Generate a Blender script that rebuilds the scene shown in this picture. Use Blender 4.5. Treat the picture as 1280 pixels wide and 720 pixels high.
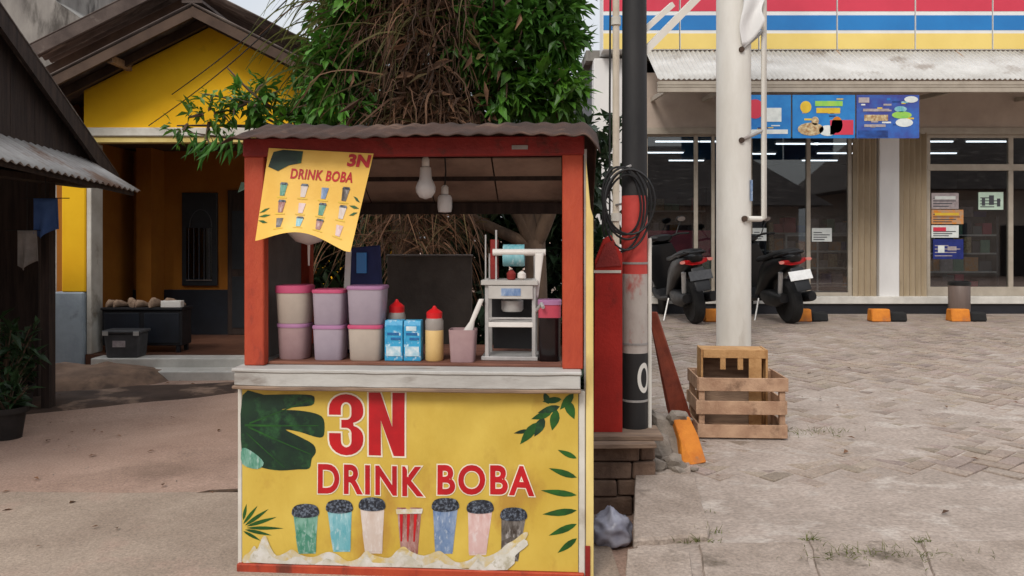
import bpy, bmesh, math, random
from mathutils import Vector, Matrix, noise as mnoise
random.seed(7)
for o in list(bpy.data.objects): bpy.data.objects.remove(o)
scene = bpy.context.scene
C = scene.collection
R = math.radians
# ---------------------------------------------------------------- camera
CAMH, HZ, F = 1.5, 300.0, 1000.0          # eye height, horizon row, focal length in photo pixels (1280 wide)
cd = bpy.data.cameras.new('camera'); cam = bpy.data.objects.new('camera', cd); C.objects.link(cam)
cam.location = (0, 0, CAMH); cam.rotation_euler = (R(90), 0, 0)
cd.sensor_width = 36; cd.lens = 36 * F / 1280; cd.shift_y = -(360 - HZ) / 1280
cd.clip_start = .05; cd.clip_end = 3000
scene.camera = cam
# ---------------------------------------------------------------- sky, sun, exposure
SUN_EL, SUN_AZ = 42, -158                   # azimuth clockwise from +Y (the view direction)
w = bpy.data.worlds.new('World'); scene.world = w; w.use_nodes = True
nt = w.node_tree; nt.nodes.clear()
out = nt.nodes.new('ShaderNodeOutputWorld'); bg = nt.nodes.new('ShaderNodeBackground'); bg.inputs[1].default_value = .1
sky = nt.nodes.new('ShaderNodeTexSky'); sky.sky_type = 'NISHITA'; sky.sun_disc = False
sky.sun_elevation = R(SUN_EL); sky.sun_rotation = R(SUN_AZ); sky.dust_density = 5; sky.air_density = 1.2
tc = nt.nodes.new('ShaderNodeTexCoord'); mp = nt.nodes.new('ShaderNodeMapping'); mp.inputs['Scale'].default_value = (1, 1, 2.6)
nz = nt.nodes.new('ShaderNodeTexNoise'); nz.inputs['Scale'].default_value = 2.2; nz.inputs['Detail'].default_value = 7
rp = nt.nodes.new('ShaderNodeValToRGB'); rp.color_ramp.elements[0].position = .3; rp.color_ramp.elements[1].position = .7
rp.color_ramp.elements[0].color = (11.8, 12.5, 13.6, 1); rp.color_ramp.elements[1].color = (15.2, 15.4, 15.6, 1)
sx = nt.nodes.new('ShaderNodeSeparateXYZ'); ov = nt.nodes.new('ShaderNodeMapRange')      # overcast sky: zenith three times the horizon
ov.inputs[3].default_value = .333; ov.inputs[4].default_value = 1.0
cm = nt.nodes.new('ShaderNodeMix'); cm.data_type = 'RGBA'; cm.blend_type = 'MULTIPLY'; cm.inputs[0].default_value = 1
mx = nt.nodes.new('ShaderNodeMix'); mx.data_type = 'RGBA'; mx.inputs[0].default_value = .82
nt.links.new(tc.outputs['Generated'], mp.inputs[0]); nt.links.new(mp.outputs[0], nz.inputs['Vector'])
nt.links.new(nz.outputs['Fac'], rp.inputs[0])
nt.links.new(tc.outputs['Generated'], sx.inputs[0]); nt.links.new(sx.outputs[2], ov.inputs[0])
nt.links.new(rp.outputs[0], cm.inputs[6]); nt.links.new(ov.outputs[0], cm.inputs[7])
nt.links.new(sky.outputs[0], mx.inputs[6]); nt.links.new(cm.outputs[2], mx.inputs[7])
nt.links.new(mx.outputs[2], bg.inputs[0]); nt.links.new(bg.outputs[0], out.inputs[0])
sl = bpy.data.lights.new('sun', 'SUN'); so = bpy.data.objects.new('sun', sl); C.objects.link(so)
sl.energy = 1.4; sl.angle = R(18); sl.color = (1, .95, .88)
az, el = R(SUN_AZ), R(SUN_EL)
sd = Vector((math.sin(az) * math.cos(el), math.cos(az) * math.cos(el), math.sin(el)))
so.location = sd * 30; so.rotation_euler = sd.to_track_quat('Z', 'Y').to_euler()
vs = scene.view_settings; vs.view_transform = 'Standard'; vs.look = 'None'; vs.exposure = 0.30; vs.gamma = 1; vs.use_curve_mapping = False
scene.render.engine = 'CYCLES'
scene.cycles.max_bounces = 8; scene.cycles.transparent_max_bounces = 12

# ---------------------------------------------------------------- helpers
def P(px, py, Y):                           # photo pixel at depth Y -> point
    return Vector(((px - 640) / F * Y, Y, CAMH - (py - HZ) / F * Y))
def srgb(r, g, b):
    f = lambda c: (c / 255 / 12.92) if c / 255 <= .04045 else ((c / 255 + .055) / 1.055) ** 2.4
    return (f(r), f(g), f(b), 1)
M = {}
def mat(name, c1, c2=None, scale=6, rough=.75, bump=.0, bscale=40, c3=None, t3=.62, metal=0, stretch=(1, 1, 1), s3=2.2, spec=.4, emit=None, est=0, detail=6, attr=None, coat=0, transl=0, speck=0):
    """procedural paint: colour noise c1-c2, patches of c3 (wear, dirt), fine relief"""
    m = bpy.data.materials.new(name); m.use_nodes = True; M[name] = m
    n = m.node_tree; N = n.nodes; L = n.links; bs = N['Principled BSDF']
    bs.inputs['Roughness'].default_value = rough; bs.inputs['Metallic'].default_value = metal
    bs.inputs['Specular IOR Level'].default_value = spec; bs.inputs['Coat Weight'].default_value = coat
    t = N.new('ShaderNodeTexCoord'); mp = N.new('ShaderNodeMapping'); mp.inputs['Scale'].default_value = stretch
    L.new(t.outputs['Object'], mp.inputs[0])
    def nzn(s, d=detail):
        k = N.new('ShaderNodeTexNoise'); k.inputs['Scale'].default_value = s; k.inputs['Detail'].default_value = d; k.inputs['Roughness'].default_value = .62
        L.new(mp.outputs[0], k.inputs['Vector']); return k
    def rgbmix(f, a, b):
        k = N.new('ShaderNodeMix'); k.data_type = 'RGBA'
        L.new(f, k.inputs[0])
        for s, v in ((6, a), (7, b)):
            if isinstance(v, tuple): k.inputs[s].default_value = v
            else: L.new(v, k.inputs[s])
        return k.outputs[2]
    c2 = c2 or tuple(x * .8 for x in c1[:3]) + (1,)
    k = nzn(scale); r = N.new('ShaderNodeMapRange'); r.inputs[1].default_value = .36; r.inputs[2].default_value = .64
    L.new(k.outputs['Fac'], r.inputs[0]); col = rgbmix(r.outputs[0], c1, c2)
    if attr:
        a = N.new('ShaderNodeVertexColor'); a.layer_name = attr
        q = N.new('ShaderNodeMix'); q.data_type = 'RGBA'; q.blend_type = 'MULTIPLY'; q.inputs[0].default_value = 1
        L.new(col, q.inputs[6]); L.new(a.outputs[0], q.inputs[7]); col = q.outputs[2]
    if c3:
        k3 = nzn(s3, 9); r3 = N.new('ShaderNodeMapRange'); r3.inputs[1].default_value = t3 - .05; r3.inputs[2].default_value = t3 + .07
        L.new(k3.outputs['Fac'], r3.inputs[0]); col = rgbmix(r3.outputs[0], col, c3)
    if speck:                                                 # grit: fine light and dark grains
        ks = nzn(speck, 3); rs_ = N.new('ShaderNodeMapRange'); rs_.inputs[1].default_value = .3; rs_.inputs[2].default_value = .7; rs_.inputs[3].default_value = .72; rs_.inputs[4].default_value = 1.2
        L.new(ks.outputs['Fac'], rs_.inputs[0]); qs = N.new('ShaderNodeMix'); qs.data_type = 'RGBA'; qs.blend_type = 'MULTIPLY'; qs.inputs[0].default_value = 1
        L.new(col, qs.inputs[6]); L.new(rs_.outputs[0], qs.inputs[7]); col = qs.outputs[2]
    L.new(col, bs.inputs['Base Color'])
    rr = N.new('ShaderNodeMapRange'); rr.inputs[3].default_value = max(.03, rough - .12); rr.inputs[4].default_value = min(1, rough + .12)
    L.new(k.outputs['Fac'], rr.inputs[0]); L.new(rr.outputs[0], bs.inputs['Roughness'])
    if bump:
        kb = nzn(bscale, 5); b = N.new('ShaderNodeBump'); b.inputs['Strength'].default_value = min(1, bump * 1.0); b.inputs['Distance'].default_value = .01
        L.new(kb.outputs['Fac'], b.inputs['Height']); L.new(b.outputs[0], bs.inputs['Normal'])
    if emit:
        bs.inputs['Emission Color'].default_value = emit; bs.inputs['Emission Strength'].default_value = est
    if transl:
        tr = N.new('ShaderNodeBsdfTranslucent'); L.new(col, tr.inputs[0]); ms = N.new('ShaderNodeMixShader'); ms.inputs[0].default_value = transl
        o = N['Material Output']; L.new(bs.outputs[0], ms.inputs[1]); L.new(tr.outputs[0], ms.inputs[2]); L.new(ms.outputs[0], o.inputs[0])
    return m
def glass(name, tint=(1, 1, 1, 1), rough=.01, f0=.1, fr=1.0):
    m = bpy.data.materials.new(name); m.use_nodes = True; M[name] = m; n = m.node_tree; n.nodes.clear(); N = n.nodes; L = n.links
    o = N.new('ShaderNodeOutputMaterial'); t = N.new('ShaderNodeBsdfTransparent'); t.inputs[0].default_value = tint
    g = N.new('ShaderNodeBsdfGlossy'); g.inputs['Roughness'].default_value = rough
    lw = N.new('ShaderNodeFresnel'); lw.inputs[0].default_value = 1.5
    a = N.new('ShaderNodeMath'); a.operation = 'ADD'; a.inputs[1].default_value = f0; a.use_clamp = True
    L.new(lw.outputs[0], a.inputs[0]); x = N.new('ShaderNodeMixShader')
    L.new(a.outputs[0], x.inputs[0]); L.new(t.outputs[0], x.inputs[1]); L.new(g.outputs[0], x.inputs[2]); L.new(x.outputs[0], o.inputs[0])
    return m
class MB:
    def __init__(s): s.v = []; s.f = []; s.mi = []
    def quad(s, *pts, mi=0):
        i = len(s.v); s.v += [tuple(p) for p in pts]; s.f.append(tuple(range(i, i + len(pts)))); s.mi.append(mi); return s
    def box(s, x0, x1, y0, y1, z0, z1, mi=0, mtx=None):
        i = len(s.v)
        vv = [(x0, y0, z0), (x1, y0, z0), (x1, y1, z0), (x0, y1, z0), (x0, y0, z1), (x1, y0, z1), (x1, y1, z1), (x0, y1, z1)]
        if mtx: vv = [tuple(mtx @ Vector(p)) for p in vv]
        s.v += vv
        for q in ((3, 2, 1, 0), (4, 5, 6, 7), (0, 1, 5, 4), (1, 2, 6, 5), (2, 3, 7, 6), (3, 0, 4, 7)):
            s.f.append(tuple(i + k for k in q)); s.mi.append(mi)
        return s
    def bar(s, a, b, w, h, up=(0, 0, 1)):    # box beam from a to b
        a, b = Vector(a), Vector(b); d = (b - a); l = d.length; d.normalize(); up = Vector(up)
        if abs(d.dot(up)) > .98: up = Vector((0, 1, 0))
        x = d.cross(up).normalized(); y = x.cross(d)
        m = Matrix((x, d, y)).transposed().to_4x4(); m.translation = a
        return s.box(-w / 2, w / 2, 0, l, -h / 2, h / 2, mtx=m)
    def tube(s, pts, r, n=8, closed=False, cap=True):
        pts = [Vector(p) for p in pts]; k = len(pts); rs = r if isinstance(r, (list, tuple)) else [r] * k
        i0 = len(s.v); prev = None
        for i, p in enumerate(pts):
            if closed: t = pts[(i + 1) % k] - pts[i - 1]
            else: t = pts[min(i + 1, k - 1)] - pts[max(i - 1, 0)]
            t.normalize()
            if prev is None: u = t.orthogonal().normalized()
            else: u = (prev - t * prev.dot(t)).normalized()
            prev = u; vv = t.cross(u)
            for j in range(n):
                a = 2 * math.pi * j / n; s.v.append(tuple(p + (u * math.cos(a) + vv * math.sin(a)) * rs[i]))
        for i in range(k if closed else k - 1):
            for j in range(n):
                A = i0 + i * n; B = i0 + ((i + 1) % k) * n
                s.f.append((A + j, A + (j + 1) % n, B + (j + 1) % n, B + j)); s.mi.append(0)
        if cap and not closed:
            s.f.append(tuple(i0 + j for j in reversed(range(n)))); s.f.append(tuple(i0 + (k - 1) * n + j for j in range(n))); s.mi += [0, 0]
        return s
    def lathe(s, prof, c=(0, 0, 0), n=20, axis='Z'):    # prof: (radius, height)
        i0 = len(s.v); c = Vector(c)
        for r, h in prof:
            for j in range(n):
                a = 2 * math.pi * j / n; p = (r * math.cos(a), r * math.sin(a), h)
                if axis == 'X': p = (h, p[0], p[1])
                if axis == 'Y': p = (p[1], h, p[0])
                s.v.append(tuple(c + Vector(p)))
        for i in range(len(prof) - 1):
            for j in range(n):
                A = i0 + i * n; B = A + n
                s.f.append((A + j, A + (j + 1) % n, B + (j + 1) % n, B + j)); s.mi.append(0)
        s.f.append(tuple(i0 + j for j in reversed(range(n)))); s.f.append(tuple(i0 + (len(prof) - 1) * n + j for j in range(n))); s.mi += [0, 0]
        return s
    def loft(s, rings, cap=True):
        n = len(rings[0]); i0 = len(s.v)
        for r in rings: s.v += [tuple(p) for p in r]
        for i in range(len(rings) - 1):
            for j in range(n):
                A = i0 + i * n; B = A + n
                s.f.append((A + j, A + (j + 1) % n, B + (j + 1) % n, B + j)); s.mi.append(0)
        if cap:
            s.f.append(tuple(i0 + j for j in reversed(range(n)))); s.f.append(tuple(i0 + (len(rings) - 1) * n + j for j in range(n))); s.mi += [0, 0]
        return s
    def prism(s, pts, d):                    # polygon (list of 3D points) extruded by vector d
        d = Vector(d); a = [Vector(p) for p in pts]; b = [p + d for p in a]
        return s.loft([a, b])
    def grid(s, fn, nu, nv, mi=0):
        i0 = len(s.v)
        for i in range(nu + 1):
            for j in range(nv + 1): s.v.append(tuple(fn(i / nu, j / nv)))
        for i in range(nu):
            for j in range(nv):
                A = i0 + i * (nv + 1) + j; s.f.append((A, A + nv + 1, A + nv + 2, A + 1)); s.mi.append(mi)
        return s
    def build(s, name, m, parent=None, bevel=0, smooth=False, seg=1, loc=None, rough=0, solid=0):
        me = bpy.data.meshes.new(name); me.from_pydata(s.v, [], s.f)
        for k in (m if isinstance(m, (list, tuple)) else [m]): me.materials.append(M[k] if isinstance(k, str) else k)
        me.polygons.foreach_set('material_index', s.mi)
        bm = bmesh.new(); bm.from_mesh(me); bmesh.ops.recalc_face_normals(bm, faces=bm.faces)
        if bevel:
            ed = [e for e in bm.edges if len(e.link_faces) == 2 and e.calc_face_angle(0) > .5]
            bmesh.ops.bevel(bm, geom=ed, offset=bevel, segments=seg, affect='EDGES', profile=.6, clamp_overlap=True)
        if rough:
            for v in bm.verts:
                v.co += Vector(mnoise.noise_vector(v.co * 9)) * rough
        bm.to_mesh(me); bm.free()
        if smooth:
            me.polygons.foreach_set('use_smooth', [True] * len(me.polygons))
            try: me.set_sharp_from_angle(angle=R(40))
            except Exception: pass
        o = bpy.data.objects.new(name, me); C.objects.link(o)
        if parent: o.parent = parent
        if loc is not None: o.location = loc
        if solid:
            md = o.modifiers.new('thickness', 'SOLIDIFY'); md.thickness = solid; md.offset = 0
        return o
def link_mesh(name, me, parent=None):
    o = bpy.data.objects.new(name, me); C.objects.link(o)
    if parent: o.parent = parent
    return o
def tag(o, label, cat, group=None):
    o['label'] = label; o['category'] = cat
    if group: o['group'] = group
    return o
def thing(name, label, cat, loc=(0, 0, 0), rz=0, group=None):
    o = bpy.data.objects.new(name, None); C.objects.link(o); o.empty_display_size = .1
    o.location = loc; o.rotation_euler = (0, 0, rz)
    return tag(o, label, cat, group)
def struct(o, kind='structure'): o['kind'] = kind; return o
def ell(c, rx, ry, n=14, plane='XZ', a0=0):
    r = []
    for j in range(n):
        a = 2 * math.pi * j / n + a0
        x, y = rx * math.cos(a), ry * math.sin(a)
        r.append(Vector(c) + (Vector((x, 0, y)) if plane == 'XZ' else Vector((x, y, 0))))
    return r
def sring(y, z, hw, hh, n=14, p=2.6, x=0):   # rounded-box ring across X at (y,z)
    r = []
    for j in range(n):
        a = 2 * math.pi * j / n; ca, sa = math.cos(a), math.sin(a)
        r.append((x + hw * math.copysign(abs(ca) ** (2 / p), ca), y, z + hh * math.copysign(abs(sa) ** (2 / p), sa)))
    return r

# ---------------------------------------------------------------- materials
mat('dirt', srgb(174, 146, 130), srgb(156, 128, 113), 1.1, .95, .5, 60, c3=srgb(136, 112, 98), t3=.6, s3=.7, speck=70)
mat('lane', srgb(166, 148, 132), srgb(150, 132, 117), 2.0, .93, .55, 50, c3=srgb(168, 141, 126), t3=.58, s3=1.1, speck=80)
mat('mud', srgb(80, 62, 52), srgb(60, 46, 39), 3, .85, .5, 25, c3=srgb(140, 116, 100), t3=.6)
mat('bank', srgb(146, 118, 98), srgb(116, 94, 80), 4, .95, .6, 22, c3=srgb(90, 74, 64), t3=.6)
mat('lot_concrete', srgb(166, 151, 140), srgb(148, 134, 123), 3.2, .9, .9, 30, c3=srgb(174, 162, 152), t3=.58, stretch=(.75, 1.1, 1), s3=5, speck=60)
mat('porch_shaded_yellow', srgb(160, 102, 26), srgb(142, 86, 20), 1.5, .85, .12, 60)  # house yellow inside the porch, its shade put into the colour
mat('pipe_white', srgb(214, 202, 184), srgb(196, 182, 162), 5, .6)
mat('slab', srgb(162, 147, 135), srgb(142, 127, 115), 5, .92, .8, 45, c3=srgb(98, 86, 74), t3=.63, s3=4, speck=70)
mat('paver', srgb(160, 144, 132), srgb(143, 128, 117), 2.5, .92, .7, 70, c3=srgb(158, 142, 128), t3=.6, s3=.8, attr='tint', speck=60)
mat('rubble', srgb(150, 138, 126), srgb(112, 102, 92), 9, .95, .8, 40)
mat('old_block', srgb(124, 100, 84), srgb(92, 72, 60), 9, .95, .7, 50, c3=srgb(140, 118, 98), t3=.63)
mat('orange_paint', srgb(214, 132, 40), srgb(190, 108, 32), 8, .7, .3, 60, c3=srgb(140, 108, 80), t3=.64, s3=7)
mat('yellow_wall', srgb(238, 186, 18), srgb(228, 172, 14), 1.5, .85, .12, 60, c3=srgb(190, 136, 20), t3=.66, s3=1.2)
mat('white_trim', srgb(212, 208, 198), srgb(190, 184, 172), 4, .8, .1, 40, c3=srgb(140, 128, 112), t3=.66)
mat('awning_white', srgb(196, 194, 190), srgb(178, 175, 170), 3, .7, .1, 40, c3=srgb(150, 142, 134), t3=.62, s3=2)
mat('cream', srgb(222, 200, 130), srgb(206, 180, 104), 4, .8)
mat('grey_dado', srgb(164, 176, 184), srgb(140, 150, 160), 3, .8, .2, 40, c3=srgb(100, 100, 102), t3=.64)
mat('dark_dado', srgb(36, 40, 48), srgb(26, 28, 34), 3, .4)
mat('porch_tile', srgb(110, 74, 56), srgb(92, 60, 46), 3, .5)
mat('roof_brown', srgb(88, 76, 70), srgb(66, 56, 52), 3, .9, .4, 30, c3=srgb(118, 108, 100), t3=.6, stretch=(1, 3, 1))
mat('roof_under', srgb(84, 66, 54), srgb(62, 48, 40), 3, .9, .3, 30)
mat('dark_wood', srgb(60, 46, 40), srgb(40, 31, 28), 4, .9, .4, 40, stretch=(6, 6, .6))
mat('zinc', srgb(168, 164, 160), srgb(136, 130, 126), 3, .6, .2, 30, c3=srgb(120, 96, 82), t3=.6, metal=.15)
mat('concrete_wall', srgb(140, 136, 130), srgb(106, 102, 98), 1.6, .95, .4, 20, c3=srgb(70, 66, 62), t3=.58, stretch=(1, 1, .35))
mat('red_paint', srgb(178, 72, 42), srgb(160, 56, 34), 7, .65, .4, 60, c3=srgb(104, 50, 36), t3=.61, s3=7, stretch=(1, 1, .4))
mat('red_beam', srgb(138, 34, 28), srgb(116, 28, 24), 6, .65, .4, 60, c3=srgb(84, 38, 30), t3=.61, s3=7)
mat('red_board', srgb(176, 36, 24), srgb(146, 28, 20), 3, .75, .3, 50, c3=srgb(112, 36, 26), t3=.58, s3=3)
mat('rust_sheet', srgb(70, 47, 37), srgb(50, 34, 27), 5, .92, .5, 50, c3=srgb(106, 80, 64), t3=.6, s3=4)
mat('roof_inner', srgb(158, 132, 116), srgb(118, 96, 84), 3, .85, .3, 40, c3=srgb(150, 128, 112), t3=.58, s3=2.5)
mat('counter_white', srgb(184, 182, 177), srgb(158, 154, 149), 5, .65, .3, 40, c3=srgb(114, 103, 94), t3=.59, s3=4, stretch=(.4, 1, 1))
mat('tray_wood', srgb(128, 84, 66), srgb(96, 60, 48), 8, .7, .3, 40, stretch=(.4, 3, 3))
mat('grey_panel', srgb(122, 114, 108), srgb(100, 92, 88), 3, .7, .15, 40, c3=srgb(80, 72, 68), t3=.62)
mat('yellow_stick', srgb(226, 204, 132), srgb(200, 172, 104), 6, .7, .2, 50, c3=srgb(150, 120, 80), t3=.66, stretch=(1, 1, .3))
mat('vinyl', srgb(212, 184, 84), srgb(196, 164, 64), 2.4, .5, .5, 6, c3=srgb(176, 136, 56), t3=.6, s3=2.6, stretch=(1, 1, .6))
mat('poster_vinyl', srgb(238, 196, 92), srgb(226, 178, 74), 2.5, .45, .1, 20)
mat('print_red', srgb(190, 24, 32), srgb(166, 18, 28), 8, .45)
mat('print_white', srgb(236, 226, 206), srgb(220, 208, 186), 8, .5)
mat('print_cream', srgb(198, 194, 182), srgb(200, 176, 104), 13, .5, c3=srgb(208, 206, 200), t3=.55, s3=20)
mat('print_milk', srgb(212, 210, 204), srgb(190, 186, 170), 15, .5, c3=srgb(168, 162, 142), t3=.58, s3=24)
mat('print_leaf', srgb(26, 56, 36), srgb(14, 36, 30), 9, .45, c3=srgb(44, 92, 50), t3=.58, s3=8)
mat('print_leaf2', srgb(40, 94, 34), srgb(24, 66, 28), 14, .45)
mat('print_dark', srgb(44, 50, 62), srgb(24, 27, 34), 60, .4, c3=srgb(104, 114, 128), t3=.53, s3=85, detail=2)
CUPC = [(52, 124, 98), (86, 160, 172), (196, 178, 166), (136, 76, 66), (92, 120, 162), (200, 162, 156), (60, 52, 46)]
for i, c in enumerate(CUPC):
    d = tuple(min(255, int(x * .6 + 95)) for x in c)
    mat('cuplight%d' % i, srgb(*[min(235, int(x * .75 + 56)) for x in c]), srgb(*[min(225, int(x * .9 + 20)) for x in c]), 30, .4, stretch=(1.4, 1, .6), c3=srgb(*[min(240, int(x * .4 + 130)) for x in c]), t3=.58, s3=44)
    mat('cup%d' % i, srgb(*c), srgb(*d), 24, .4, stretch=(1.6, 1, .5), c3=srgb(*[min(255, int(x * .4 + 140)) for x in c]), t3=.6, s3=38)
mat('plastic_lilac', srgb(192, 178, 190), srgb(176, 162, 176), 5, .35, transl=.3)
mat('plastic_blush', srgb(190, 160, 160), srgb(172, 140, 142), 5, .35, transl=.3)
mat('plastic_cream', srgb(206, 192, 178), srgb(190, 176, 164), 5, .4, transl=.25)
mat('lid_pink', srgb(206, 92, 128), srgb(190, 76, 112), 6, .35, transl=.15)
mat('lid_mauve', srgb(168, 120, 156), srgb(150, 104, 140), 6, .35)
mat('carton_blue', srgb(64, 164, 204), srgb(40, 136, 184), 22, .4, c3=srgb(206, 224, 228), t3=.6, s3=26)
mat('carton_white', srgb(216, 224, 226), srgb(150, 190, 206), 30, .45)
mat('carton_print', srgb(22, 74, 132), srgb(40, 108, 160), 30, .45)
mat('cap_red', srgb(204, 30, 34), None, 5, .35)
mat('sauce', srgb(214, 182, 124), srgb(200, 164, 104), 5, .35)
mat('bottle_clear', srgb(178, 168, 160), None, 5, .3, transl=.3)
mat('white_plastic', srgb(224, 220, 214), srgb(206, 200, 194), 5, .4)
mat('bulb_white', srgb(226, 224, 222), srgb(216, 212, 210), 5, .3, transl=.2)
mat('steel', srgb(196, 194, 192), srgb(168, 166, 164), 8, .4, metal=.35)
mat('alu', srgb(196, 193, 188), srgb(176, 172, 167), 5, .5, metal=.3)
mat('chrome', srgb(210, 210, 210), None, 8, .12, metal=1)
mat('black_plastic', srgb(26, 26, 28), srgb(16, 16, 18), 10, .45, .05, 80)
mat('black_gloss', srgb(16, 16, 18), srgb(10, 10, 12), 4, .38, coat=.08)
mat('rubber', srgb(30, 29, 29), srgb(22, 21, 21), 12, .85, .2, 80)
mat('tail_red', srgb(170, 14, 18), srgb(140, 8, 12), 5, .2)
mat('tail_clear', srgb(210, 130, 120), None, 5, .2)
mat('plate_dark', srgb(64, 64, 66), srgb(50, 50, 52), 30, .4)
mat('plate_white', srgb(226, 226, 224), srgb(206, 206, 204), 12, .4)
mat('cola', srgb(26, 14, 16), srgb(14, 8, 10), 5, .15)
mat('pole_black', srgb(38, 36, 36), srgb(28, 27, 28), 6, .6, .15, 40, c3=srgb(62, 56, 54), t3=.62, stretch=(1, 1, .3))
mat('pole_red', srgb(190, 66, 58), srgb(164, 50, 44), 6, .65, .15, 40, c3=srgb(120, 50, 44), t3=.62)
mat('pole_white', srgb(184, 174, 166), srgb(166, 154, 146), 9, .75, .15, 50, c3=srgb(170, 88, 80), t3=.6, s3=9, stretch=(1, 1, .5))
mat('white_paint', srgb(222, 218, 210), srgb(206, 200, 190), 3, .6, .1, 40, c3=srgb(170, 158, 144), t3=.66, stretch=(1, 1, .3))
mat('white_wall', srgb(226, 224, 222), srgb(208, 206, 204), 1.2, .8, .08, 40, c3=srgb(176, 172, 168), t3=.66, stretch=(1, 1, .4))
mat('wire', srgb(24, 23, 24), None, 5, .6)
mat('sign_white', srgb(226, 226, 224), srgb(212, 212, 210), 2, .4, coat=.2)
mat('sign_red', srgb(206, 56, 78), srgb(194, 48, 70), 1, .35, coat=.2)
mat('sign_blue', srgb(30, 120, 188), srgb(24, 108, 174), 1, .35, coat=.2)
mat('sign_yellow', srgb(232, 206, 120), srgb(222, 194, 106), 1, .35, coat=.2)
mat('taupe', srgb(186, 170, 156), srgb(170, 154, 142), 2, .8)
mat('frame_taupe', srgb(172, 162, 148), srgb(156, 146, 132), 5, .5)
mat('gate_beige', srgb(176, 160, 136), srgb(158, 142, 118), 5, .6, c3=srgb(120, 104, 86), t3=.64, stretch=(1, 1, .2))
mat('store_base', srgb(40, 40, 46), srgb(30, 30, 34), 3, .5)
mat('sill_white', srgb(214, 210, 202), srgb(190, 186, 178), 4, .6)
mat('interior_wall', srgb(96, 98, 102), None, 2, .8)
mat('interior_floor', srgb(150, 148, 146), None, 2, .35)
mat('shelf_dark', srgb(70, 72, 78), None, 2, .6)
mat('tube_light', (1, 1, 1, 1), None, 2, .5, emit=(.92, .96, 1, 1), est=2.0)
mat('poster_pink', srgb(190, 70, 88), srgb(150, 60, 80), 3, .5)
mat('poster_green', srgb(120, 156, 130), srgb(90, 130, 110), 6, .5)
mat('paper', srgb(222, 226, 222), srgb(200, 206, 204), 9, .6)
mat('paper_green', srgb(196, 218, 200), srgb(180, 204, 186), 9, .6)
mat('paper_orange', srgb(210, 130, 40), srgb(180, 150, 120), 18, .5)
mat('paper_grey', srgb(176, 166, 166), srgb(150, 138, 140), 20, .5)
mat('poster_navy', srgb(34, 48, 122), srgb(24, 36, 98), 8, .4)
mat('print_navy', srgb(24, 34, 84), srgb(40, 90, 170), 4, .45)
mat('print_sky', srgb(44, 130, 196), srgb(30, 108, 180), 4, .45)
mat('print_purple', srgb(60, 66, 140), srgb(48, 110, 190), 3, .45)
mat('print_gold', srgb(222, 190, 60), srgb(206, 170, 50), 9, .45)
mat('print_lime', srgb(120, 190, 90), srgb(160, 200, 80), 9, .45)
mat('print_food', srgb(206, 190, 150), srgb(150, 110, 70), 30, .45)
mat('bin_brown', srgb(120, 104, 96), srgb(100, 86, 80), 5, .45, stretch=(1, 1, .2))
mat('crate_wood', srgb(186, 152, 124), srgb(156, 122, 98), 9, .85, .4, 60, c3=srgb(126, 98, 78), t3=.62, s3=6)
mat('crate_light', srgb(188, 146, 98), srgb(160, 118, 74), 9, .8, .4, 60, c3=srgb(150, 104, 62), t3=.62, s3=6)
mat('old_plank', srgb(150, 126, 106), srgb(112, 92, 78), 9, .9, .4, 60, stretch=(.4, 3, 3))
mat('orange_plank', srgb(146, 68, 46), srgb(116, 52, 37), 6, .75, .3, 50, c3=srgb(120, 62, 44), t3=.62)
mat('bag', srgb(196, 196, 208), srgb(164, 164, 182), 9, .22, .15, 20, transl=.3)
mat('cloth_blue', srgb(70, 100, 156), srgb(52, 80, 132), 5, .9)
mat('cloth_navy', srgb(34, 42, 92), srgb(26, 32, 72), 6, .7)
mat('cloth_grey', srgb(150, 144, 140), srgb(120, 114, 110), 5, .9)
mat('dark_board', srgb(100, 90, 82), srgb(78, 70, 64), 4, .8, .3, 40, c3=srgb(84, 76, 70), t3=.62)
mat('cabinet_black', srgb(28, 28, 32), srgb(20, 20, 24), 5, .5)
mat('tan_stuff', srgb(164, 138, 116), srgb(120, 98, 82), 14, .8)
mat('crate_grey', srgb(74, 74, 76), srgb(58, 58, 60), 6, .6)
mat('shutter', srgb(30, 34, 40), srgb(22, 25, 30), 6, .5)
mat('pot', srgb(44, 38, 35), srgb(34, 29, 27), 6, .85)
mat('bark', srgb(104, 84, 68), srgb(70, 56, 46), 9, .95, .7, 40, stretch=(1, 1, .3))
mat('leaf', srgb(90, 136, 56), srgb(62, 104, 44), 3, .45, attr='tint', transl=.3)
mat('leaf_dark', srgb(44, 66, 38), srgb(32, 50, 28), 3, .55, attr='tint', transl=.2)
mat('dry', srgb(128, 98, 76), srgb(100, 75, 58), 3, .8, attr='tint', transl=.25)
mat('grass', srgb(112, 118, 62), srgb(90, 96, 52), 5, .8, attr='tint', transl=.3)
glass('shop_glass', (.80, .84, .86, 1), .012, .06)
glass('house_glass', (.5, .55, .6, 1), .02, .05)
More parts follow.
